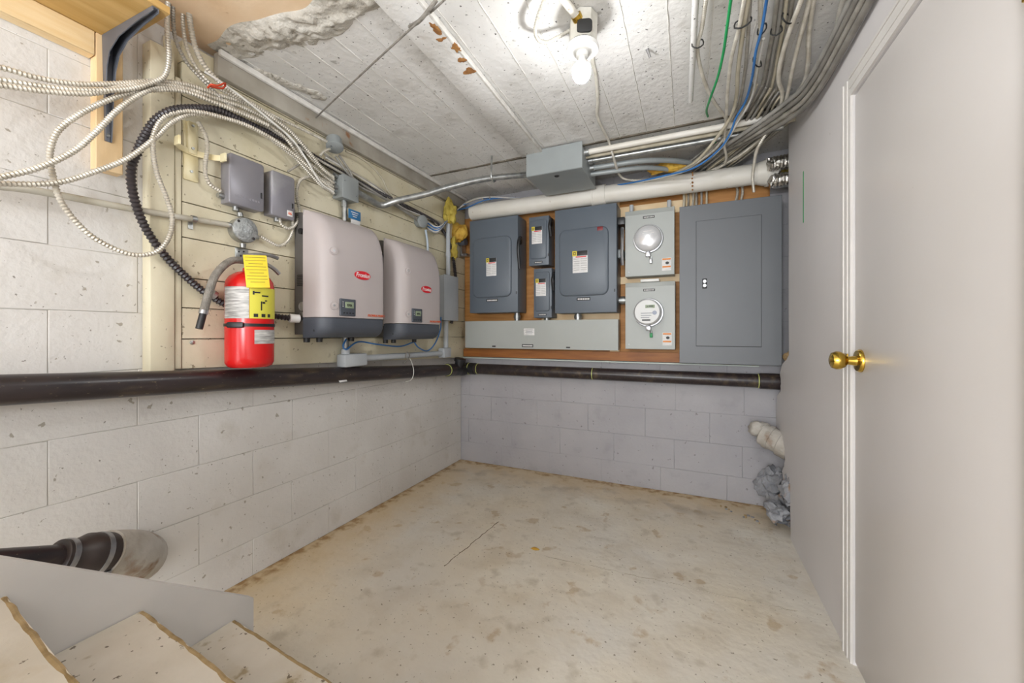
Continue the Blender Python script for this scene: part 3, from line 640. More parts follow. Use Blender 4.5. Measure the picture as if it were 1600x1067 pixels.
# inverters
def inverter(Y0, Z0, label):
    W, D = .415, .205
    t = thing('solar_inverter', (XP+.01, Y0+W/2, Z0), label, 'inverter', 'solar inverters on the planks')
    H = .60
    # dark back housing seen at the near side
    mb = MB(); prof = [(0, .0), (.085, .0), (.10, .02), (.10, .50), (.085, .545), (.05, .575), (0, .58)]
    mb.prism([(XP+.012+a, Y0+.012, Z0+.015+z) for a, z in prof], (0, W-.024, 0)); mb.part('housing', m_invb, t, ang=30)
    def shell(zs, dep, name, mat, inset=0.0, dback=.075):
        mb = MB(); n = 14; rings = []
        for z in zs:
            d = dep(z); cc = min(.05, d-dback*.9) if d > dback else .002; q = []
            sec = [(dback*.95, 0), (d-cc*1.25, .006), (d-cc*.55, .020), (d-cc*.18, .042), (d-cc*.03, .062), (d, .085)]
            sec = [(max(x, dback*.9), y) for x, y in sec]
            sec = sec+[(d+.004*(d > .15), W/2)]+[(x, W-y*.55) for x, y in sec[::-1]]
            for (x, y) in sec: q.append(Vector((XP+.012+x, Y0+y, Z0+z)))
            rings.append(q)
        m = len(rings[0]); mb.v = [tuple(p) for r in rings for p in r]
        for i in range(len(rings)-1):
            for j in range(m-1): mb.f.append((i*m+j, i*m+j+1, (i+1)*m+j+1, (i+1)*m+j))
            mb.f.append((i*m+m-1, i*m, (i+1)*m, (i+1)*m+m-1))
        mb.f.append(tuple(range(m-1, -1, -1))); mb.f.append(tuple((len(rings)-1)*m+j for j in range(m)))
        return mb.part(name, mat, t, ang=35)
    zc0 = .345
    def dcov(z):
        if z <= zc0: return D
        s = min(1, (z-zc0)/(H-zc0)); return .082+(D-.082)*math.sqrt(max(0, 1-s**2.3))
    zs = [.096, .10]+[.12+(zc0-.12)*k/4 for k in range(5)]+[zc0+(H-zc0)*(1-(1-k/16)**1.7) for k in range(1, 17)]
    shell(zs, dcov, 'front_cover', m_invl)
    def dbase(z): return D-.004-.05*max(0, 1-z/.05)**2.2
    shell([0, .004, .012, .025, .05, .07, .093], dbase, 'lower_cover', m_invd)
    XF = XP+.012+D+.004; o = lambda y, z: Vector((XF, Y0+y, Z0+z))
    lo = MB().ellipse(o(.228, .312), EY, EZ, EX, .104, .043, .003).part('logo_oval', m_fred, t, 'red oval with white lettering')
    text('Fronius', .030, o(.228, .312)+EX*.003, EY, EZ, EX, m_label, lo, 'logo_lettering', shear=.25)
    text('FRONIUS PRIMO', .0165, o(.325, .112), EY, EZ, EX, m_orange, t, 'model_lettering')
    ds = MB().plate(o(.135, .145)-EX*.003, EY, EZ, EX, .094, .082, .004, .007, .003).part('display_panel', m_invd, t)
    MB().plate(o(.142, .157)+EX*.0038, EY, EZ, EX, .052, .030, .002, .001, .0003).part('lcd_screen', m_lcd, ds, 'pale green lcd')
    text('0701', .016, o(.142, .155)+EX*.005, EY, EZ, EX, m_ink, ds, 'lcd_digits')
    for k in range(4): MB().plate(o(.110+.018*k, .118)+EX*.0038, EY, EZ, EX, .010, .006, .002, .001, .0003).part('button', m_black, ds)
    for k in range(3): MB().plate(o(.103, .170-.010*k)+EX*.0038, EY, EZ, EX, .004, .004, .001, .001, .0003).part('status_light', m_label, ds)
    for z in (.150, .405):
        s = MB().lathe([(.019, 0), (.018, .0035), (.0125, .002), (.012, .007), (.0105, .0075)], Vector((XP+.012+dcov(z)-.0015, Y0+.058, Z0+z)), Vector((1, -.45, .05)), 20).part('screw_boss', m_invl, t)
        MB().lathe([(.0055, 0), (.0055, .0092)], Vector((XP+.012+dcov(z)-.0015, Y0+.058, Z0+z)), Vector((1, -.45, .05)), 12).part('screw', m_steel, s)
    for z in (.10, .148, .195)[:2 if Y0 < 1.5 else 3]:
        MB().lathe([(.021, 0), (.021, .002), (.017, .0022), (.017, .0006)], (XP+.060, Y0+.0125, Z0+z), -EY, 24).part('knockout', m_steel, t)
    mb = MB()
    for k in range(7): mb.box(XP+.030, XP+.075, Y0+.009, Y0+.013, Z0+.245+k*.008, Z0+.249+k*.008)
    mb.part('vent_grille', m_black, t)
    MB().lathe([(.014, 0), (.014, .012), (.008, .013)], (XP+.062, Y0+.012, Z0+.50), -EY, 18).part('plug', m_black, t)
    MB().rbox(XP+.125, XP+.150, Y0+.006, Y0+.022, Z0+.028, Z0+.075, .004).part('latch', m_black, t)
    for y in (.03, .10, .30): MB().cyl((XP+.07, Y0+y, Z0+.018), (XP+.07, Y0+y, Z0-.022), .016, .014, 14).part('cable_gland', m_black, t)
    MB().rbox(XP, XP+.014, Y0+.06, Y0+W-.06, Z0+.08, Z0+.50, .002, 1).part('wall_plate', m_galv, t)
    return t
inverter(1.262, 1.055, 'larger looking light grey solar inverter beside the fire extinguisher')
inverter(1.792, 1.038, 'light grey solar inverter beside the small grey wall box in the corner')

# small square junction box over the first inverter with its label
ja = Lw(541, 270, .07); jb = Lw(541, 316, .07)
jx0, jx1 = Lw(536, 290, .075).y, Lw(560, 290, .075).y
jz1 = (Lw(536, 272, .075).z+Lw(560, 282, .075).z)/2; jz0 = (Lw(536, 308, .075).z+Lw(560, 316, .075).z)/2
jt = thing('square_junction_box', (XP, (jx0+jx1)/2, jz0), 'small square grey junction box where the armoured cables end above the inverter', 'junction box')
MB().rbox(XP, XP+.072, jx0, jx1, jz0, jz1, .003).part('case', m_boxg, jt)
MB().plate((XP+.072, (jx0+jx1)/2, (jz0+jz1)/2), EY, EZ, EX, jx1-jx0+.004, jz1-jz0+.004, .006, .003, .001).part('cover', m_boxg, jt)
for s in (-1, 1): MB().lathe([(.004, 0), (.003, .003)], (XP+.075, (jx0+jx1)/2+s*(jx1-jx0)*.38, (jz0+jz1)/2-s*.03), EX, 10).part('screw', m_steel, jt)
for k in range(4): MB().cyl((XP+.02+.014*(k % 2), jx0, jz0+.022+.03*k), (XP+.02+.014*(k % 2), jx0-.022, jz0+.025+.03*k), .011, .011, 12).part('connector', m_galv, jt)
MB().tube([(XP+.03, jx0+.05, jz0), (XP+.03, jx0+.05, jz0-.11)], .013, 14).part('nipple', m_galv, jt)
MB().tube([(XP+.03, jx0+.05, jz0-.035), (XP+.03, jx0+.05, jz0-.005)], .017, 12).part('lock_nut', m_galv, jt)
lab = onX(554, 336, XP+.06); bl = MB().plate(lab, EY, EZ, EX, .085, .050, .001, .001, .0002).thing('blue_notice', m_blu, 'small blue printed notice with white strip below the square junction box', 'notice')
MB().plate(lab+Vector((.0006, .006, -.040)), EY, EZ, EX, .065, .028, .001, .001, .0002).part('white_strip', m_label, bl)
for k in range(3): MB().plate(lab+Vector((.001, .0, .012-.011*k)), EY, EZ, EX, .05-.012*k, .004, .0005, .0006, .0001).part('print_line', m_label, bl)

# ceiling round box over the wall, second round box near the corner
def small_round(px, off, axis, label, r=.042):
    p = Lw(px[0], px[1], off); ax = Vector(axis)
    t = thing('round_junction_box', p-ax*.04, label, 'junction box')
    MB().lathe([(r*.9, -.045), (r*.95, -.005), (r, -.004), (r, .006), (r*.9, .009)], p, ax, 24).part('body', m_boxg, t)
    for s in (-1, 1): MB().lathe([(.004, 0), (.003, .003)], p+ax*.009+Vector((0, s*r*.6, 0)), ax, 10).part('screw', m_steel, t)
    return p
rc1 = small_round((523, 229), .07, (.35, -.2, -1), 'round grey junction box under the ceiling ledger at the cable bundle')
rc2 = small_round((660, 346), .05, (1, -.25, -.1), 'round grey junction box above the corner inverter')

# grey wall box in the corner with its conduits
g0 = Lw(688, 432, .09); g1 = Lw(712, 500, .09); gy0, gy1 = 2.415, 2.60; gz0, gz1 = 1.175, 1.505
gb = thing('corner_box', (XP, 2.5, gz0), 'plain grey wall box with plastic conduits in the corner', 'electrical box')
MB().rbox(XP, XP+.085, gy0, gy1, gz0, gz1, .003).part('case', m_pvcg, gb)
MB().plate((XP+.085, (gy0+gy1)/2, (gz0+gz1)/2), EY, EZ, EX, gy1-gy0+.008, gz1-gz0+.008, .004, .005, .001).part('cover', m_pvcg, gb)
MB().tube([(XP+.045, 2.53, gz1), (XP+.045, 2.53, 1.965)], .0165, 16).part('riser_conduit', m_pvcg, gb)
MB().tube([(XP+.045, 2.53, 1.66), (XP+.045, 2.53, 1.69)], .020, 16).part('riser_coupling', m_pvcg, gb)
pc = thing('plastic_conduit', (XP+.05, 1.9, .93), 'grey plastic conduit linking the inverter to the corner box', 'conduit')
cz = .935; cyA, cyB = Lw(541, 562, .05).y, 2.50
MB().tube([(XP+.045, cyA+.07, cz), (XP+.045, cyB, cz-.01)], .0185, 16).part('level_run', m_pvcg, pc)
MB().tube([(XP+.045, 2.50, cz-.03), (XP+.045, 2.50, gz0)], .0185, 16).part('corner_riser', m_pvcg, pc)
MB().rbox(XP+.018, XP+.075, cyB-.065, cyB+.03, cz-.042, cz+.030, .007).part('corner_fitting', m_pvcg, pc)
MB().rbox(XP+.015, XP+.080, cyA-.035, cyA+.125, cz-.040, cz+.030, .010).part('access_fitting', m_pvcg, pc)
MB().tube([(XP+.045, cyA, cz+.02), (XP+.045, cyA, 1.075)], .017, 16).part('inverter_riser', m_galv, pc)
MB().tube([(XP+.045, cyA, cz+.02), (XP+.045, cyA, cz+.055)], .023, 16).part('riser_collar', m_pvcg, pc)
cable('blue_cable', [Lw(541, 530, .06), Lw(536, 540, .065), Lw(541, 546, .07), Lw(560, 534, .06), Lw(590, 538, .06), Lw(625, 541, .05), Lw(647, 534, .05)], .0045, m_blue, 'thin blue cable looping under the light grey inverters')
cable('blue_cable', [Lw(647, 534, .05), Lw(654, 543, .05), Lw(668, 548, .05), Lw(680, 536, .06), Lw(688, 515, .07), Lw(689, 495, .08)], .0045, m_blue, 'thin blue cable dipping beside the corner inverter to the wall box')
cable('cable_tie', [Lw(633, 560, .075), Lw(636, 550, .085), Lw(640, 556, .08), Lw(632, 568, .08)], .0035, m_hose, 'frayed dark tie knotted round the grey plastic conduit', 'tie')

# ---------------------------------------------------------------- left cables
def Lc(pts, off):                                # wall points, each its own distance from the planks
    out = []
    for i, p in enumerate(pts):
        o = p[2] if len(p) > 2 else (off if not isinstance(off, tuple) else off[0]+(off[1]-off[0])*i/(len(pts)-1))
        out.append(Lw(p[0], p[1], o))
    return out
G1 = 'armoured cables sweeping over the left wall'
def acab(pts, off, r=.0085, mat=None, label='bare armoured cable sweeping over the cream planks to the square junction box', rib=.0075, group=G1, cat='cable'):
    P = Lc(pts, off)
    if pts[0][0] < 0: P = run_on(P[0], (P[0].x, -1.2, P[0].z+.02))[::-1]+P      # runs on along the wall
    if pts[-1][0] < 0: P = P+run_on(P[-1], (P[-1].x, -1.2, P[-1].z+.02))
    return cable('armoured_cable', P, r, mat or m_armor, label, cat, group, rib)
acab([(-70, 92), (0, 105), (56, 121), (118, 131), (180, 131), (247, 127), (295, 133), (337, 147), (385, 162), (427, 184), (457, 208), (480, 240), (502, 264), (521, 280)], (.11, .035), label='upper armoured cable crossing the shelf bracket towards the square junction box')
acab([(-70, 125), (0, 133), (56, 141), (118, 146), (157, 144), (197, 134), (245, 131), (290, 138), (335, 153), (380, 168), (420, 189), (450, 213), (475, 246), (500, 270), (521, 286)], (.125, .03), label='lower of the two armoured cables crossing the shelf bracket')
acab([(-60, 292), (0, 277), (60, 262), (115, 236), (150, 206), (185, 171), (220, 147), (247, 137), (285, 141), (330, 158), (375, 174), (415, 193), (447, 217), (470, 248), (497, 277), (521, 292)], (.13, .04), label='armoured cable rising slantwise past the shelf bracket into the bundle')
acab([(420, 196), (385, 180), (335, 160), (290, 143), (247, 140), (200, 146), (160, 160), (120, 181), (90, 205), (78, 238), (82, 272), (96, 316), (127, 355), (161, 380), (208, 398), (245, 393), (264, 371), (269, 340), (259, 306), (245, 270), (239, 235), (241, 207), (256, 183), (283, 174), (312, 175), (342, 182), (384, 195), (426, 217), (457, 239), (480, 259), (500, 280), (521, 297)], .085, label='coiled armoured cable hanging in a wide loop across the corner post')
acab([(-60, 284), (0, 287), (84, 286), (146, 269), (202, 246), (245, 213), (270, 190), (300, 178), (337, 181), (375, 192), (405, 206), (432, 224), (462, 248), (482, 269), (503, 291), (521, 302)], (.10, .05), label='armoured cable curving under the shelf cleat and over the brass coloured bracket')
acab([(266, -40), (263, 0), (261, 42), (264, 90), (258, 117), (240, 128), (200, 139), (130, 141), (60, 134), (-60, 112)], .10, label='armoured cable dropping from the ceiling and turning behind the shelf cleat')
acab([(300, -40), (295, 0), (298, 42), (309, 84), (332, 118), (365, 145), (395, 163), (424, 183), (457, 209), (483, 238), (505, 265), (521, 277)], (.12, .045), .010, m_armor, 'thick armoured cable dropping beside the peach ceiling patch tied in red')
acab([(272, -40), (270, 8), (273, 56), (287, 90), (304, 112), (332, 140), (357, 163), (400, 188), (450, 219), (490, 245), (530, 268), (575, 294), (620, 322), (652, 341)], (.10, .03), .007, m_armor2, 'slim armoured cable running on from the bundle to the corner round box')
acab([(285, -20), (287, 50), (299, 92), (325, 127), (360, 148), (410, 172), (455, 194), (490, 211), (510, 221)], (.09, .06), .007, m_armor, 'armoured cable ending at the round box under the ceiling ledger')
acab([(500, 243), (507, 236), (515, 233)], .07, .007, label='short armoured cable stub curling into the round box under the ledger')
cable('thin_wire', Lc([(320, 112), (345, 128), (378, 152), (420, 186), (455, 216), (478, 248), (500, 284), (521, 300)], .10), .0045, m_cableW, 'thin pale wire tied into the bundle with red cord')
cable('red_tie', Lc([(325, 137, .10), (330, 132, .125), (340, 134, .13), (352, 130, .125), (348, 138, .11), (328, 135, .10)], .12), .0035, m_redtie, 'red cord tied round the armoured cables below the ceiling', 'tie')
for k, (a, b, c) in enumerate((((540, 236), (562, 246), (582, 261)), ((530, 243), (545, 265), (560, 290)), ((524, 244), (548, 275), (585, 300)))):
    pts = [a, b, c]+[[(598, 281), (606, 298), (622, 316)], [(592, 306), (625, 326), (648, 341)], [(615, 318), (640, 334), (652, 345)]][k]
    cable('grey_cable', Lc(pts, (.065, .03)), .006, m_cableG if k else m_cableT, ('tan cable curving from the ledger round box towards the corner', 'grey cable dropping from the ledger round box past the square junction box', 'grey cable slanting from the ledger round box along the planks')[k], group='grey cables above the inverters')
for k in range(4):
    d = k*5
    cable('grey_cable', Lc([(505+d*.4, 236+d), (540+d, 262+d*.8), (585+d*.6, 288+d*.8), (630, 318+d*.7), (660+k*4, 334+d*.6), (683, 344+d*.5), (694, 352+k)], .022), .0052, (m_cableT, m_cableG, m_cableW, m_cableT)[k], ('first tan', 'grey', 'white', 'lower tan')[k]+' thin cable clipped along the top planks towards the corner', group='thin cables along the top planks')
bcp = [(467, 498, .055), (445, 496, .04), (424, 493, .02), (395, 488, .012), (356, 477, .016), (319, 456, .02), (285, 427, .022), (255, 396, .03), (229, 359, .035), (213, 321, .05), (205, 283, .06), (207, 255, .065), (215, 237, .07), (226, 213, .07), (243, 188, .075), (268, 173, .08), (304, 169, .075), (340, 172, .07), (373, 186, .06), (412, 204, .045), (457, 225, .03), (520, 262, .02), (580, 295, .018), (637, 324, .02), (683, 350, .02), (703, 382, .03), (711, 425, .05), (713, 470, .05), (705, 505, .045)]
bf = cable('black_flexible_conduit', Lc(bcp, .05), .0145, m_blackC, 'thick black ribbed conduit looping from the inverter over the planks to the corner', 'conduit', rib=.011, n=10)
q = Lw(467, 498, .058); bb2 = Lw(452, 497, .047); MB().tube([bb2, q], .020, 14).part('end_connector', m_porc, bf, 'white ribbed end connector')
for px in ((333, 461), ): q = Lw(px[0], px[1], .02); MB().tube([q-Vector((0, .006, -.004)), q+Vector((0, .006, -.004))], .019, 14).part('clamp', m_galv, bf)
cable('armoured_cable', Lc([(309, 190, .05), (321, 211, .05), (324, 232, .045), (321, 254, .04), (321, 273, .035), (329, 289, .03), (345, 299, .025)], .04), .0085, m_armor, 'short armoured cable curving behind the brass coloured bracket into the larger switch box', rib=.0075)
cable('armoured_cable', Lc([(450, 268, .03), (468, 257, .03), (484, 252, .05)], .03), .006, m_armor2, 'short armoured cable leaving the top of the smaller switch box', rib=.0065)
cable('armoured_cable', Lc([(519, 289), (502, 279), (485, 276), (470, 281), (464, 294), (464, 310), (468, 331), (462, 351), (450, 357), (439, 350), (437, 341)], .03), .008, m_armor, 'armoured cable looping beside the smaller switch box and into its bottom', rib=.0075)
cable('armoured_cable', Lc([(457, 340), (457, 361), (449, 377), (436, 384), (420, 377), (407, 369)], .025), .0075, m_armor, 'armoured cable hanging between the smaller switch box and the round galvanised box', rib=.0075)
cable('white_cable', [Lw(665, 359, .03), Lw(668, 380, .03), Lw(668, 405, .03), Lw(668, 440, .02)], .008, M('pale_blue_cable', '#b9c6d2', rough=.5), 'pale blue cable dropping straight from the round box behind the corner inverter')
# corner cables with blue ones over the white pipe
for k in range(6):
    m = (m_cableW, m_blue, m_cableT, m_blue, m_cableW, m_cableG)[k]
    P = [Lw(668, 346+k*2.5, .03), Lw(680, 354+k*2, .05), Lw(690, 352+k, .07)]+[onY(705+k*2, 337-k*2, 2.66), onY(722+k*3, 322-k*2+(k == 3)*8, 2.64), onY(745+k*4, 312-k+(k == 3)*4, 2.66), onY(780+k*3, 309, 2.72), onY(815, 310, 2.75), onY(850, 310, 2.77)]
    if k in (2, 5): P = P[:6]+[onY(751+k, 322, 2.70)]
    cable('corner_cable', P, .0048, m, ('white', 'blue', 'tan', 'blue', 'white', 'grey')[k]+' thin cable fanning over the end of the white pipe in the corner', group='thin cables over the white pipe')
# conduit from the square box across to the hanging box
em = thing('steel_conduit', (-1.3, 2.2, 1.9), 'bent steel conduit from the square junction box to the hanging grey box', 'conduit')
emp = [Vector((XP+.045, jx1-.005, (jz0+jz1)/2+.01)), Lw(578, 312, .05), Lw(596, 321, .06), Vector((-1.58, 1.845, 1.865)), Vector((-1.45, 1.955, 1.922)), Vector((-1.35, 2.04, 1.975)), Vector((-1.165, 2.196, 2.055)), Vector((-.895, 2.42, 2.125))]
MB().tube(spline(emp, .02), .0185, 18).part('tube', m_galv, em)
for q in (Vector((-1.405, 1.993, 1.946)), Vector((-1.35, 2.04, 1.975))):
    MB().tube([q-Vector((.010, .0085, .0045)), q+Vector((.010, .0085, .0045))], .0215, 16).part('coupling', m_galv, em)
q = Vector((-1.13, 2.225, 2.068)); MB().tube(spline([q+Vector((.0, -.02, .13)), q+Vector((.0, -.03, .04)), q+Vector((.0, -.028, -.01)), q+Vector((0, .0, -.027)), q+Vector((0, .03, -.005))], .01), .006, 8).part('hanger', m_galv, em)
# wire across the ceiling
w0 = Vector((XL+.09, 1.44, 2.165)); w0 = onZ(483, 194, 2.15); w1 = onZ(655, 33, 2.12); w2 = onZ(700, -6, 2.13)
cable('ceiling_wire', [w0, w0.lerp(w1, .5)+Vector((0, 0, .004)), w1, onZ(672, 20, 2.13), w2, onZ(740, -50, 2.14)], .0035, m_hose, 'thin dark rod strung under the ceiling from ledger to plank', 'rod')
cable('wire_clip', [onZ(640, 42, 2.15), w1, onZ(668, 18, 2.125), onZ(682, 0, 2.14)], .0065, m_hose, 'bent dark metal clip holding the rod at the ceiling plank', 'clip')

# ================================================================== back wall equipment
NB = -EY
bk = thing('backboard', (-.55, YB-.01, .88), 'orange plywood backboard carrying the electrical boxes', 'board')
MB().box(XP+.006, .46, YB-.018, YB-.0045, .880, 2.035).part('plywood_sheet', m_ply, bk)
MB().box(XP+.006, .05, YB-.040, YB-.018, .882, .945).part('bottom_cleat', m_plyd, bk)
for x0, x1, z0, z1 in ((-.505, -.44, .945, 2.03), (-1.10, -1.02, 1.20, 1.93), (-.03, .05, .90, 2.03)):
    MB().box(x0, x1, YB-.036, YB-.018, z0, z1).part('upright_cleat', m_pine if x0 > -.6 else m_ply, bk)
for x0, x1, z0, z1 in ((-.44, -.03, 1.88, 1.96), (-.44, -.03, 1.42, 1.47), (-1.02, -.505, 1.17, 1.24)):
    MB().box(x0, x1, YB-.034, YB-.018, z0, z1).part('cross_cleat', m_pine, bk)
MB().box(.05, .45, YB-.034, YB-.018, 1.90, 2.0).part('cross_cleat', m_ply, bk)
YBB = YB-.036
def rect(u0, u1, vt, vb, dep):                   # a front face seen at these pixels, dep proud of the wall
    y = YB-dep; a = onY(u0, (vt[0]+vb[0])/2, y); b = onY(u1, 500, y)
    z1 = (onY(u0, vt[0], y).z+onY(u1, vt[1], y).z)/2; z0 = (onY(u0, vb[0], y).z+onY(u1, vb[1], y).z)/2
    return a.x, b.x, z0, z1, y
def warn_label(t, c, w, h):
    l = MB().plate(c, EX, EZ, NB, w, h, .001, .0012, .0002).part('warning_label', m_label, t)
    MB().plate(c+EZ*h*.39+EX*w*.14+NB*.0012, EX, EZ, NB, w*.70, h*.22, .001, .0008, .0002).part('label_header', m_ink, l)
    MB().plate(c+EZ*h*.39-EX*w*.37+NB*.0012, EX, EZ, NB, w*.30, h*.24, .001, .0010, .0002).part('label_emblem', m_yel, l)
    MB().plate(c+EZ*h*.39-EX*w*.37+NB*.0022, EX, EZ, NB, w*.16, h*.13, .001, .0004, .0001).part('label_emblem_core', m_ink, l)
    MB().plate(c+EZ*h*.39-EX*w*.37+NB*.0026, EX, EZ, NB, w*.09, h*.07, .001, .0004, .0001).part('label_emblem_core', m_yel, l)
    MB().plate(c+EZ*h*.23+EX*w*.05+NB*.0012, EX, EZ, NB, w*.7, h*.05, .001, .0006, .0001).part('label_red_line', m_redink, l)
    for k in range(6):
        for s in (-1, 1): MB().plate(c+EZ*h*(.13-.10*k)+EX*w*.24*s+NB*.0012, EX, EZ, NB, w*.40, h*.035, .0004, .0004, .0001).part('print_line', M('fine_print', '#b9b7b6', rough=.6), l)
def nameplate(t, c, w, h, wr='', mat=None):
    l = MB().plate(c, EX, EZ, NB, w, h, .0008, .0014, .0003).part('nameplate', m_ink, t)
    for k in range(7):
        MB().plate(c+EX*w*(-.38+.127*k)+NB*.0014, EX, EZ, NB, w*.085, h*.5, .0004, .0005, .0001).part('nameplate_print', m_label, l)
def safety_switch(r, label, handle, red=False, lab=(.0, .0, .085, .135), door=(.10, .12, .09, .17)):
    x0, x1, z0, z1, y = r
    t = thing('safety_switch', ((x0+x1)/2, YBB, z0), label, 'electrical box')
    MB().rbox(x0, x1, y, YBB, z0, z1, .003).part('case', m_switch, t)
    w, h = x1-x0, z1-z0; cx, cz_ = (x0+x1)/2-w*.02, (z0+z1)/2-h*.02
    dw, dh = w*.80, h*.64
    if w < .25: dw, dh, cz_ = w*.82, h*.80, (z0+z1)/2+h*.03
    d = MB().plate((cx, y, cz_), EX, EZ, NB, dw, dh, .05 if w > .25 else .016, .014 if w > .25 else .008, .010 if w > .25 else .006, 8).part('door', m_switch, t, ang=60)
    yf = y-(.014 if w > .25 else .008)
    warn_label(t, Vector((cx+lab[0], yf, cz_+lab[1])), lab[2], lab[3])
    nameplate(t, Vector((cx, y, z0+h*.13 if w > .25 else z0+.022)), .095 if w > .25 else .062, .022 if w > .25 else .014)
    hx = x1+.004; mb = MB()
    if handle:
        hz = z1-h*handle
        mb.tube(spline([(hx+.012, y+.012, hz+.02), (hx+.014, y-.022, hz-.01), (hx+.014, y-.034, hz-h*.12), (hx+.016, y-.014, hz-h*.30)], .01), [.013-.007*i/60 for i in range(len(spline([(hx+.012, y+.012, hz+.02), (hx+.014, y-.022, hz-.01), (hx+.014, y-.034, hz-h*.12), (hx+.016, y-.014, hz-h*.30)], .01)))], 8)
        mb.part('handle', m_black, t)
        MB().lathe([(.026, 0), (.026, .012), (.012, .016)], (x1, y+.035, hz), EX, 16).part('handle_pivot', m_black, t)
    MB().plate((x1-w*.03, y, z0+h*.20), EX, EZ, NB, .006, .020, .001, .001, .0002).part('latch_slot', m_ink, t)
    if red:
        MB().plate((x1-w*.25, yf, cz_+dh*.46), EX, EZ, NB, .038, .026, .001, .001, .0002).part('red_tag', M('dark_red', '#7b2226', rough=.4), t)
    return t
r1 = rect(734, 809, (347, 334.5), (489.5, 487), .205); safety_switch(r1, 'tall grey safety switch nearest the corner, with a black lever at its side', .26, lab=(0, .0, .085, .135))
r2 = rect(826.5, 857.5, (340.7, 335.5), (416, 413), .165); safety_switch(r2, 'small grey safety switch mounted above another small one', .14, lab=(-.008, .03, .080, .125))
r3 = rect(834, 862, (420.7, 418), (496.5, 496), .165); safety_switch(r3, 'small grey safety switch mounted below another small one', .16, lab=(-.008, .03, .078, .125))
r4 = rect(867, 963.5, (330, 315.5), (490, 487), .205); safety_switch(r4, 'large grey safety switch with a dark red tag, left of the meters', .0, True, lab=(-.02, .0, .105, .15))
# lever hardware on the far side of the large switch
lv = thing('switch_lever', (r4[1]+.03, YBB, 1.55), 'metal switch lever between the large safety switch and the upper meter box', 'lever')
MB().tube(spline([(r4[1]+.030, YB-.17, 1.78), (r4[1]+.034, YB-.19, 1.70), (r4[1]+.030, YB-.18, 1.60), (r4[1]+.032, YB-.17, 1.53)], .01), .011, 8).part('lever_arm', m_steel, lv)
MB().rbox(r4[1]+.001, r4[1]+.048, YB-.185, YBB, 1.80, 1.85, .004).part('lever_hub', m_black, lv)
MB().rbox(r4[1]+.001, r4[1]+.036, YB-.16, YBB, 1.585, 1.64, .004).part('lever_mount', m_boxg, lv)
# trough
rt_ = rect(727, 965.5, (504, 497), (544, 546), .145); x0, x1, z0, z1, y = rt_
wt = thing('wire_trough', ((x0+x1)/2, YBB, z0), 'long light grey wiring trough below the safety switches', 'electrical box')
MB().rbox(x0, x1, y+.004, YBB, z0, z1, .002).part('case', m_lightg, wt)
MB().rbox(x0-.002, x1+.002, y, y+.0035, z0-.002, z1+.002, .001, 1).part('cover', m_lightg, wt)
l = MB().plate((x0+(x1-x0)*.46, y, z0+(z1-z0)*.60), EX, EZ, NB, .085, .05, .001, .001, .0002).part('rating_label', m_label, wt)
for k in range(4): MB().plate((x0+(x1-x0)*.46, y-.001, z0+(z1-z0)*.60+.016-.010*k), EX, EZ, NB, .06-.01*(k % 2), .003, .0004, .0004, .0001).part('print_line', m_bracket, l)
nameplate(wt, Vector((x0+(x1-x0)*.45, y, z0+.022)), .09, .022)
for f in (.215, .71): MB().plate((x0+(x1-x0)*f, y, z0+.014), EX, EZ, NB, .030, .010, .001, .001, .0002).part('catch', m_ink, wt)
def nipple(x, z0_, z1_, y, r, label, name='conduit_nipple', horiz=None):
    mb = MB(); 
    if horiz: mb.tube([(horiz[0], y, z0_), (horiz[1], y, z0_)], r, 18); mid = (horiz[0]+horiz[1])/2; mb.tube([(mid-.012, y, z0_), (mid+.012, y, z0_)], r+.005, 18)
    else: mb.tube([(x, y, z0_), (x, y, z1_)], r, 18); mb.tube([(x, y, (z0_+z1_)/2-.012), (x, y, (z0_+z1_)/2+.012)], r+.005, 18)
    return mb.thing(name, m_galv, label, 'conduit')
nipple(r1[1]-.05, z1+.0015, r1[2]-.0005, YB-.10, .022, 'short galvanised nipple from the corner safety switch down to the trough')
nipple(r4[0]+.14, z1+.0015, r4[2]-.0005, YB-.10, .024, 'short galvanised nipple from the large safety switch down to the trough')
nipple(r3[0]+.08, z1+.0015, r3[2]-.0005, YB-.10, .016, 'short galvanised nipple from the small safety switch down to the trough')
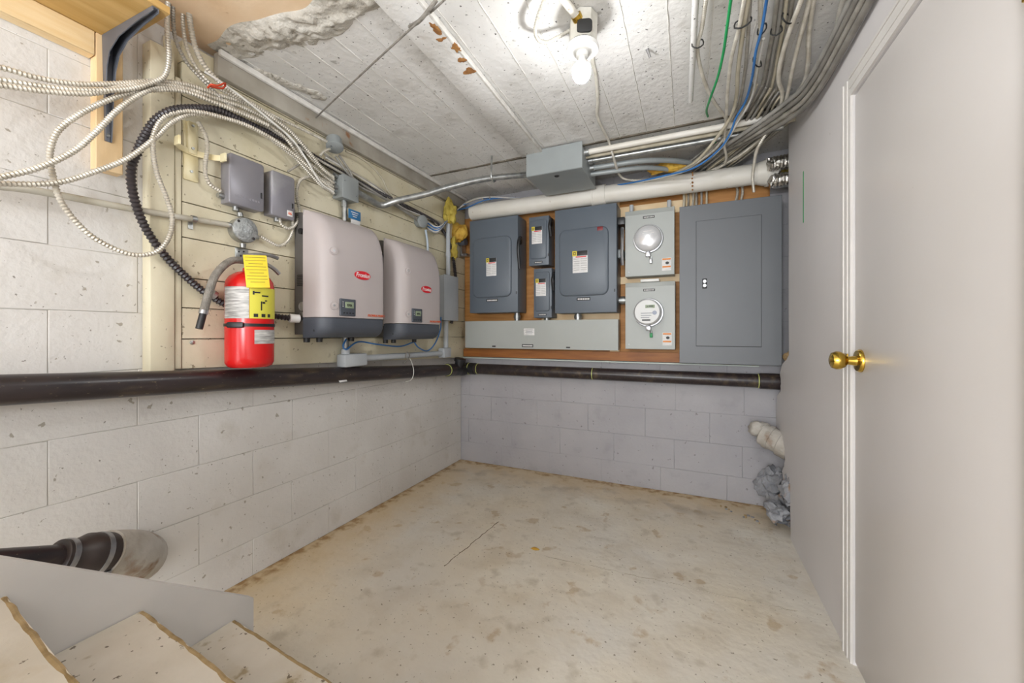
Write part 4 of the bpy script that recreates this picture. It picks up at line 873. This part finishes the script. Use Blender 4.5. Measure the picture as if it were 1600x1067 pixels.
# meters
def meter(r, label, digital):
    x0, x1, z0, z1, y = r
    t = thing('meter_box', ((x0+x1)/2, YBB, z0), label, 'meter')
    MB().rbox(x0, x1, y, YBB, z0, z1, .003).part('case', m_lightg, t)
    MB().rbox(x0+.001, x1-.001, y-.003, y-.0003, z0+.002, z1-.028, .001, 1).part('cover', m_lightg, t)
    w, h = x1-x0, z1-z0; c = Vector((x0+w*.48, y-.003, z0+h*(.545 if digital else .55))); R = .088
    MB().lathe([(R+.006, 0), (R+.006, .008), (R+.003, .014), (R-.006, .015)], c, NB, 44).part('socket_ring', m_steel, t)
    if digital:
        dm = MB().lathe([(R-.004, 0), (R-.004, .065), (R-.010, .085), (R-.020, .094), (.02, .096)], c+NB*.012, NB, 44).part('meter_body', m_glass, t, 'clear meter cover')
        f = c+NB*.109
        MB().lathe([(R-.016, -.012), (R-.014, .0), (.01, .0005)], f, NB, 40).part('dial', m_dial, dm)
        MB().plate(f+Vector((.018, -.001, .034)), EX, EZ, NB, .056, .020, .002, .0015, .0003).part('lcd_screen', m_lcd, dm)
        text('8.8888', .014, f+Vector((.018, -.0026, .034)), EX, EZ, NB, m_ink, dm, 'lcd_digits')
        MB().ellipse(f+Vector((.045, -.001, -.006)), EX, EZ, NB, .026, .026, .001).part('round_mark', m_bracket, dm)
        for k in range(3): MB().plate(f+Vector((.0-.006*k, -.001, -.008-.014*k)), EX, EZ, NB, .075-.012*k, .0035, .0005, .0008, .0002).part('print_line', m_bracket, dm)
        MB().plate(f+Vector((-.005, -.001, -.052)), EX, EZ, NB, .05, .008, .001, .0008, .0002).part('print_bar', m_ink, dm)
    else:
        dm = MB().lathe([(R-.003, 0), (R-.003, .018), (R-.012, .034), (R-.035, .043), (.02, .046)], c+NB*.010, NB, 44).part('cover_dome', m_glass, t, 'clear dome over a blank socket')
        for k in range(3): MB().plate(c+NB*.054+EZ*(.040-.014*k)+EX*.004*k, EX, EZ, NB, .07-.02*(k != 1), .004, .0005, .0008, .0002).part('moulded_line', m_label, dm)
    MB().rbox(c.x-.016, c.x+.016, y-.026, y-.003, c.z-R-.030, c.z-R+.004, .003).part('seal_clasp', m_steel, t)
    MB().tube(spline([(c.x+.006, y-.022, c.z-R-.02), (c.x+.014, y-.024, c.z-R-.05), (c.x+.022, y-.02, c.z-R-.062), (c.x+.022, y-.022, c.z-R-.03)], .006), .0028, 6).part('seal_wire', m_galv, t)
    MB().rbox(c.x+.008, c.x+.026, y-.026, y-.018, c.z-R-.075, c.z-R-.045, .002).part('seal_tag', m_green if digital else m_steel, t)
    s = MB().plate((x1-w*.155, y-.003, z0+h*.155), EX, EZ, NB, .056, .082, .002, .001, .0002).part('caution_sticker', m_label, t)
    for dz in (.033, -.016): MB().plate((x1-w*.155, y-.004, z0+h*.155+dz), EX, EZ, NB, .050, .010, .001, .0006, .0001).part('sticker_band', m_oran2, s)
    MB().ellipse((x1-w*.155+.004, y-.004, z0+h*.155+.008), EX, EZ, NB, .022, .018, .0008).part('sticker_symbol', m_ink, s)
    nameplate(t, Vector((x0+w*.49, y-.003, z1-h*.12)), .072, .016)
    MB().lathe([(.004, 0), (.003, .003)], (x0+.025, y-.003, z0+.03), NB, 10).part('screw', m_steel, t)
rm1 = rect(976.7, 1054, (332, 321), (432.7, 428.8), .15); meter(rm1, 'upper light grey meter box with a blank glass dome', False)
rm2 = rect(977, 1055, (443, 438), (545.5, 546), .15); meter(rm2, 'lower light grey meter box with a digital meter', True)
MB().rbox(rm1[0]+.10, rm1[0]+.215, YB-.165, YB-.06, rm2[3]+.0008, rm2[3]+.0185, .003).thing('spacer_block', m_white, 'off-white plastic piece resting between the two meter boxes', 'spacer')
nipple(0, 1.30, 0, YB-.10, .024, 'galvanised nipple joining the large safety switch to the lower meter box', horiz=(r4[1]+.0005, rm2[0]-.0005)) 
for k, u in enumerate((986.5, 1045.5)):
    q = onY(u, 325, YB-.11); MB().tube([(q.x, YB-.10, rm1[3]+.0005), (q.x, YB-.10, 1.945)], .0135, 14).thing('conduit_stub', m_pvcg, ('first', 'second')[k]+' grey conduit stub on the upper meter box, '+('over the switch lever side', 'next to the big panel')[k], 'conduit')
# main panel
rp = rect(1061.6, 1222, (324, 303.5), (567, 571.5), .135); x0, x1, z0, z1, y = rp
mp_ = thing('breaker_panel', ((x0+x1)/2, YBB, z0), 'big dark grey breaker panel with a hinged door beside the drywall', 'electrical panel')
MB().rbox(x0+.012, x1-.012, y+.0045, YBB, z0+.012, z1-.012, .002).part('case', m_panel, mp_)
MB().rbox(x0, x1, y, y+.004, z0, z1, .0015, 1).part('trim_cover', m_panel, mp_)
dx0, dx1 = onY(1088, 450, y).x, onY(1189.5, 450, y).x; dz1 = (onY(1088, 346, y).z+onY(1189.5, 335.7, y).z)/2; dz0 = (onY(1088, 541, y).z+onY(1189.5, 541, y).z)/2
MB().box(dx0-.002, dx1+.002, y-.0006, y, dz0-.003, dz1+.002).part('door_gap', m_ink, mp_)
pd = MB().rbox(dx0, dx1, y-.006, y-.0006, dz0, dz1, .0015, 1).part('door', m_panel, mp_)
lc = onY(1101, 443, y-.006); lp = MB().plate(lc, EX, EZ, NB, .026, .062, .003, .003, .001).part('latch', m_ink, pd, 'dark latch with key lock')
for dz in (.014, -.012): MB().ellipse(lc+EZ*dz+NB*.003, EX, EZ, NB, .019, .020, .001).part('latch_button', m_steel, pd)
# hanging box under the ceiling
hb = thing('hanging_junction_box', (-.73, 2.42, 2.04), 'grey steel junction box hung under the ceiling before the white pipe', 'junction box')
MB().rbox(-.905, -.560, 2.238, 2.600, 2.042, 2.166, .002).part('case', m_boxg, hb)
MB().box(-.907, -.558, 2.234, 2.238, 2.040, 2.190).part('front_lip', m_boxg, hb)
MB().rbox(-.908, -.557, 2.2385, 2.603, 2.038, 2.0415, .001, 1).part('cover', m_boxg, hb)
q = onZ(870, 275, 2.038); MB().lathe([(.016, 0), (.014, .003), (.010, .0025), (.009, .0005)], (q.x, q.y, 2.038), -EZ, 20).part('knockout', m_ink, hb)
# conduits leaving the hanging box
def run(name, pts, r, mat, label, cat='conduit', group=None): return cable(name, pts, r, mat, label, cat, group, None, 14, step=.02)
gp = 'conduits along the ceiling joint'
run('ceiling_conduit', [(-.565, 2.30, 2.150), (-.3, 2.305, 2.152), (.30, 2.31, 2.152), (.9, 2.31, 2.152)], .0165, m_pvc, 'white painted conduit nearest the ceiling joint, leaving the hanging box', group=gp)
run('ceiling_conduit', [(-.565, 2.345, 2.146), (-.3, 2.35, 2.147), (.30, 2.36, 2.148), (.9, 2.36, 2.148)], .014, m_cableT, 'tan painted conduit between the white and steel ones leaving the hanging box', group=gp)
run('ceiling_conduit', [(-.565, 2.40, 2.140), (-.3, 2.41, 2.142), (.10, 2.42, 2.144), (.45, 2.42, 2.144)], .0165, m_galv, 'galvanised conduit running straight from the hanging box', group=gp)
run('bent_conduit', [(-.565, 2.44, 2.110), (-.42, 2.45, 2.112), (-.25, 2.48, 2.118), (-.10, 2.56, 2.125), (.02, 2.67, 2.13), (.10, 2.76, 2.12)], .0155, m_boxg, 'upper grey conduit bending away behind the white pipe', group=gp)
run('bent_conduit', [(-.565, 2.47, 2.085), (-.42, 2.49, 2.088), (-.27, 2.53, 2.098), (-.15, 2.62, 2.108), (-.05, 2.72, 2.108)], .0145, m_boxg, 'lower grey conduit bending away behind the white pipe', group=gp)
for (yy, zz, r) in ((2.30, 2.150, .022), (2.40, 2.140, .022), (2.44, 2.110, .021)):
    MB().tube([(-.556, yy, zz), (-.532, yy, zz)], r, 16).part('connector', m_galv, hb)
# white pipe over the panels
wp_ = thing('white_drain_pipe', (-.4, 2.70, 1.96), 'thick white painted drain pipe running above the electrical boxes', 'pipe')
PZ, PY, PR = 2.028, 2.70, .060
pz = lambda x: PZ-.006*(x+1.6)
MB().tube([(-1.56, PY, pz(-1.56)), (.45, PY, pz(.45))], PR, 36).part('pipe', m_pvc, wp_)
cx = onY(940, 300, PY).x; MB().tube([(cx-.055, PY, pz(cx)), (cx+.03, PY, pz(cx))], PR+.008, 36).part('coupling', m_pvc, wp_)
MB().tube([(cx-.062, PY, pz(cx)), (cx-.050, PY, pz(cx))], PR+.012, 36).part('coupling_rim', m_pvc, wp_)
cx = onY(1192, 270, PY).x; MB().tube([(cx-.03, PY, pz(cx)), (cx, PY, pz(cx)), (cx+.03, PY, pz(cx)), (.47, PY, pz(cx))], [PR+.002, PR+.012, PR+.012, PR+.010], 36).part('hub', m_pvc, wp_)
MB().tube([(cx+.012, PY, pz(cx)), (cx+.030, PY, pz(cx))], PR+.019, 36).part('hub_rim', m_pvc, wp_)
cx = onY(1082, 290, PY).x; 
for k in range(9):
    an = math.radians(-150+k*22); MB().lump((cx+random.uniform(-.003, .003), PY+PR*math.sin(an)*1.0, pz(cx)+PR*math.cos(an)), .005, .007, .007, .6, 90, 2, k).part('rust_scab', m_rust, wp_)
for k, (u, v) in enumerate(((1221, 254), (1223, 281))):
    q = onY(u, v, 2.60); P = [q+Vector((-.045, .0, 0)), q+Vector((.16, .03, .01))]
    mb = MB(); Q = resample([Vector(a) for a in P], .008); mb.tube(Q, [(.040 if i % 2 else .034)+.003*random.random() for i in range(len(Q))], 20); mb.lump(q+Vector((-.05, 0, 0)), .02, .034, .034, .5, 40, 3, k)
    mb.thing('foil_duct', m_foil, ('upper', 'lower')[k]+' crinkled foil duct end poking past the drywall edge', 'duct', 'foil ducts at the drywall edge', ang=30)
# foam
def foam(c, rx, ry, rz, label, mat=None, k=0): MB().lump(c, rx, ry, rz, .55, 20, 4, k).thing('spray_foam', mat or m_foam, label, 'foam', ang=70)
foam(onY(1040, 262, 2.66), .10, .03, .034, 'lump of yellow spray foam in the hole above the white pipe', k=1)
foam(Lw(703, 331, .06), .040, .05, .085, 'pale yellow foam stuffed in the top of the corner', m_foam2, 2)
foam(onY(718, 363, 2.70), .060, .045, .070, 'orange yellow foam lump below the end of the white pipe', k=3)
foam(Lw(708, 388, .035), .03, .03, .09, 'strip of foam running down the corner behind the riser', m_foam2, 4)
foam(onX(1231, 268, XR+.045), .03, .05, .05, 'bit of yellow foam between the foil ducts', m_foam2, 5)
foam(onY(1228, 560, YB-.16)+Vector((.05, 0, 0)), .05, .05, .05, 'foam filling by the black pipe at the drywall edge', M('beige_foam', '#b59a72', '#8d7148', 16, .85, bump=.8, bscale=50), 6)
cv = thing('corner_clamp', onY(724, 392, YB-.06), 'dark metal pipe clamp under the orange foam in the corner', 'clamp')
q = onY(723, 378, YB-.10); MB().tube([q+Vector((-.03, 0, 0)), q+Vector((.03, 0, 0))], .03, 16).part('collar', m_bracket, cv)
MB().rbox(q.x-.018, q.x-.006, q.y-.01, q.y+.06, q.z-.11, q.z-.02, .002).part('stem', m_steel, cv)
MB().rbox(q.x-.03, q.x+.035, q.y, q.y+.06, q.z-.115, q.z-.095, .002).part('foot', m_steel, cv)

# ---------------------------------------------------------------- ceiling bundle on the right
def Rc(pts, z=2.168, yend=2.74, drop=None):
    out = []; k = [i for i, p in enumerate(pts) if p[1] > 168]
    first = k[0] if k else len(pts)
    y1 = None
    for i, p in enumerate(pts):
        if i < first: q = onZ(p[0], p[1], z); y1 = q.y
        else: q = onY(p[0], p[1], y1+(yend-y1)*((i-first+1)/(len(pts)-first))**1.0)
        out.append(q)
    if pts[0][1] < 0: out = run_on(out[0], (out[0].x+.02, -1.2, z))[::-1]+out      # runs on along the ceiling
    if drop is not None:
        xd = onY(drop, 310, 2.79).x; e = out[-1]
        out += [Vector((e.x*.6+xd*.4, 2.785, 2.075)), Vector((xd, 2.79, 1.99)), Vector((xd, 2.79, rp[3]+.001))]
    return out
GB = 'cables in the ceiling bundle by the door'
def bc(pts, r, mat, label, rib=.0075, z=2.168, yend=2.74, drop=None, group=GB, name='ceiling_cable'):
    return cable(name, Rc(pts, z, yend, drop), r, mat, label, 'cable', group, rib)
AL = 'armoured cable in the ceiling bundle beside the door wall'; SL = 'smooth grey cable in the ceiling bundle beside the door wall'
bc([(1106, -30), (1103, 0), (1096, 47), (1090, 70), (1092, 95), (1102, 131), (1115, 158), (1134, 184), (1147, 203)], .0075, m_armor, 'armoured cable tied beside the short white batten on the ceiling', yend=2.45)
bc([(1147, -30), (1142, 0), (1136, 43), (1130, 84), (1121, 122), (1109, 156), (1104, 173), (1106, 182)], .005, m_green, 'green wire hanging under the ceiling ahead of the cable bundle', None, 2.12, 2.26, name='green_wire')
cable('green_wire', [onY(1119, 207, 2.38), onY(1118, 222, 2.45)], .006, m_green, 'short green wire end below the ceiling conduits')
bc([(1168, -30), (1163, 0), (1154, 47), (1143, 90), (1138, 131), (1136, 158), (1135, 180), (1134, 195), (1132, 225), (1135, 247), (1132, 257)], .0075, m_armor, 'armoured cable hanging straight down in front of the bundle to the white pipe', z=2.15, yend=2.60)
bc([(1174, -30), (1169, 0), (1160, 56), (1153, 112), (1151, 148), (1143, 180), (1120, 215), (1090, 250), (1062, 267), (1045, 275)], .008, m_cableT, 'tan cable at the outer side of the ceiling bundle', None, z=2.155, drop=1068)
bc([(1176, -30), (1172, 0), (1168, 66), (1164, 112), (1156, 158), (1145, 185), (1124, 220), (1095, 250), (1060, 272)], .007, m_armor2, AL, drop=1075)
bc([(1190, -30), (1188, 0), (1188, 47), (1184, 101), (1175, 146), (1160, 175), (1140, 205), (1115, 235), (1080, 260), (1050, 276)], .008, m_armor, AL, drop=1082)
bc([(1203, -30), (1198, 0), (1190, 47), (1181, 81), (1175, 122), (1165, 158), (1150, 184), (1140, 210), (1122, 235), (1085, 262), (1040, 274), (1000, 283), (965, 289)], .005, m_blue, 'long blue cable in the ceiling bundle sweeping along the white pipe', None, z=2.14, yend=2.66, name='blue_cable')
bc([(1193, 60), (1184, 105), (1176, 146), (1166, 170), (1153, 190), (1138, 216), (1118, 240), (1080, 264), (1035, 277), (990, 287)], .005, m_cableW, 'thin white cable following the long blue one along the white pipe', None, z=2.15, yend=2.67)
for k, (u, r, m, rb, d) in enumerate(((1214, .0075, m_armor2, None, 1088), (1221, .0065, m_cableG, None, 1096), (1229, .0065, m_cableT, None, 1104), (1238, .007, m_armor2, None, None))):
    P = [(u+4, -30), (u, 0), (u-6, 47), (u-13, 84), (u-20, 122), (u-31, 157), (u-48, 188), (u-68+k*3, 214), (u-98+k*3, 243-k), (1085+k*8, 268+k)]
    bc(P, r, m, ('dull metallic', 'plain grey', 'tan', 'dark grey')[k]+' smooth cable in the ceiling bundle beside the door wall', rb, drop=d, z=2.17)
bc([(1257, -30), (1252, 0), (1239, 34), (1228, 66), (1218, 105), (1217, 128), (1222, 145), (1220, 168.5), (1212, 187), (1190, 215), (1160, 240), (1135, 255), (1100, 272)], .0085, m_armor, 'thick armoured cable with a kink in the ceiling bundle', z=2.15, drop=1150)
bc([(1270, -30), (1265, 0), (1252, 52), (1239, 105), (1233, 135), (1224, 168.5), (1205, 200), (1175, 228), (1140, 252), (1105, 273)], .0082, m_armor, AL, z=2.155, drop=1158)
bc([(1276, -30), (1271, 0), (1264, 56), (1263, 94), (1257, 127), (1239, 154), (1215, 185), (1200, 205), (1186, 227), (1181, 240), (1178, 258), (1176, 277), (1178, 300)], .0085, m_armor, 'armoured cable dropping in front of the white pipe into the breaker panel', z=2.16, yend=2.62)
for k, (u, r, m, rb) in enumerate(((1319, .0125, m_armor2, .010), (1331, .0125, m_armor2, .010))):
    P = [(u+14, -30), (u, 0), (u-9, 45), (u-18, 77), (u-27, 108), (u-52, 145), (u-74, 166), (u-92, 184), (u-120, 207), (u-155, 234), (u-190, 252)]
    bc(P, r, m, 'thick dark armoured cable at the door side of the ceiling bundle', rb, z=2.155-.01*k, group='thick armoured cables by the door wall')
for k in range(4):                               # grey cables running along the top of the drywall
    x = XR-.018-.006*k; z = 2.02+.024*k; e = .03*k
    P = [Vector((x, -.4, z)), Vector((x, .6, z)), Vector((x, 1.4, z)), Vector((x-.01, 1.9, z)), Vector((x-.06, 2.15, z+.03)), Vector((x-.16-e, 2.40, 2.10)), Vector((x-.26-e, 2.58, 2.13)), Vector((x-.34-e, 2.74, 2.13))]
    cable('wall_top_cable', P, .0105, (M('cable_dark_grey', '#85817a', '#6f6b65', 15, .5), m_armor2, MATS['cable_dark_grey'], m_cableG)[k], ('lowest thick grey cable lying along the drywall top above the door casing', 'darker dull cable between two grey ones along the drywall top', 'grey cable second from the ceiling along the drywall top', 'paler grey cable uppermost along the drywall top above the door')[k], 'cable', 'grey cables along the drywall top', None, 10)
for k in range(12):                              # short tails fanning out between bundle and pipe
    u = 1142+k*7
    P = [onZ(u+34, 130+k*2, 2.165), onZ(u+22, 158, 2.155), onY(u+6, 186, 2.36), onY(u-18, 214, 2.50), onY(u-52, 243, 2.62), onY(u-78, 262, 2.72)]
    cable('ceiling_cable', P, .0055, (m_cableG, m_cableT, m_armor2)[k % 3], ('thin grey', 'thin tan', 'thin dull metallic')[k % 3]+' cable buried in the middle of the ceiling bundle', 'cable', 'thin inner cables of the ceiling bundle', None)
for k, (a, b) in enumerate((((1150, 42), (1171, 33)), ((1185, 52), (1196, 44)), ((1206, 52), (1220, 48)), ((1083, 71), (1097, 69)), ((1224, 28), (1236, 34)), ((1178, 96), (1188, 102)), ((1205, 178), (1224, 182)))):
    p, q = onZ(a[0], a[1], 2.15), onZ(b[0], b[1], 2.15); d = (q-p)*.12
    cable('zip_tie', [p-d*.4+EZ*.016, p-d-EZ*.002, p.lerp(q, .5)-EZ*.012, q+d-EZ*.002, q+d*.4+EZ*.016, p.lerp(q, .5)+EZ*.02, p-d*.4+EZ*.016], .0026, m_ink, 'black tie strapped round cables of the ceiling bundle', 'tie', 'black cable ties of the ceiling bundle')
# painted batten beside the bundle
p, q = onZ(1088, -20, 2.165), onZ(1079, 158, 2.165)
cable('painted_batten', [p, p.lerp(q, .5), q], .011, m_ceil, 'short white painted batten stuck to the ceiling beside the green wire', 'batten', n=6)
q = onZ(1011, 80, 2.19); MB().cyl((q.x, q.y, 2.2), (q.x+.01, q.y+.02, 2.175), .006, .004, 10).thing('ceiling_nail', m_steel, 'bent nail sticking out of the ceiling by a crack', 'nail')

# ================================================================== bare bulb
bl0 = onZ(912, 40, ZC-.03); bxx, byy = bl0.x, bl0.y
lf = thing('ceiling_lamp', (bxx, byy, 1.95), 'lit bare bulb in a white lampholder under an octagon box', 'lamp')
tl = Vector((-.035, -.02, -1)).normalized()
o0 = Vector((bxx, byy, ZC-.002))
MB().lathe([(.050, 0), (.050, .094), (.047, .096)], o0, tl, 8).part('octagon_box', m_boxw, lf)
MB().lathe([(.046, .094), (.046, .108)], o0, tl, 24).part('dark_gap', m_ink, lf)
MB().lathe([(.055, .104), (.057, .112), (.054, .119), (.030, .124), (.022, .127), (.021, .142), (.018, .144)], o0, tl, 36).part('lampholder', m_porc, lf)
MB().lathe([(.0135, .140), (.0135, .148), (.0165, .158), (.026, .165), (.0315, .176), (.0315, .178)], o0, tl, 24).part('bulb_base', m_white, lf)
MB().lathe([(.0305, .1782), (.0318, .185), (.0322, .193), (.0318, .200), (.029, .211), (.022, .222), (.012, .228), (.003, .2295)], o0, tl, 28).part('bulb', m_glow, lf, 'glowing white bulb')
hn = Vector((.30, -.954, 0)); MB().plate(o0+hn*.044-EZ*.066, Vector((.954, .30, 0)), EZ, hn, .052, .046, .014, .008, .001).part('box_opening', m_ink, lf, 'dark opening in the side of the box')
MB().tube([o0+Vector((-.01, -.045, -.03)), o0+Vector((-.06, -.20, -.012)), o0+Vector((-.10, -.35, -.013)), o0+Vector((-.40, -2.0, -.013))], .013, 14).part('feed_conduit', m_pvc, lf)
MB().tube([o0+Vector((-.008, -.038, -.035)), o0+Vector((-.014, -.055, -.026))], .018, 12).part('conduit_nut', m_brass, lf)
zc_ = ZC-.02
cable('lamp_cable', run_on(onZ(862, -40, zc_), (-.42, -.6, ZC-.012))[::-1]+[onZ(862, -40, zc_), onZ(850, 0, zc_), onZ(841, 24, zc_-.02), onZ(836, 48, zc_-.03), onZ(842, 63, zc_-.035), onZ(856, 66, zc_-.03), onZ(870, 59, zc_-.02), Vector((bxx-.045, byy, ZC-.03))], .0075, m_armorw, 'white painted armoured cable looping into the lamp box', rib=.0075)
cable('lamp_cable', [Vector((bxx+.03, byy+.045, ZC-.02)), onZ(926, 95, ZC-.012), onZ(931, 118, ZC-.011), onZ(934, 157, ZC-.011), onZ(933, 180, ZC-.011), onZ(942, 202, ZC-.016), onY(951, 220, 2.275), onY(959, 247, 2.36), onY(968, 273, 2.56), onY(982, 281, 2.63), onY(1010, 281, 2.68), onY(1030, 280, 2.74)], .0078, m_armorw, 'white painted armoured cable running from the lamp along the ceiling to the white pipe', rib=.0075)
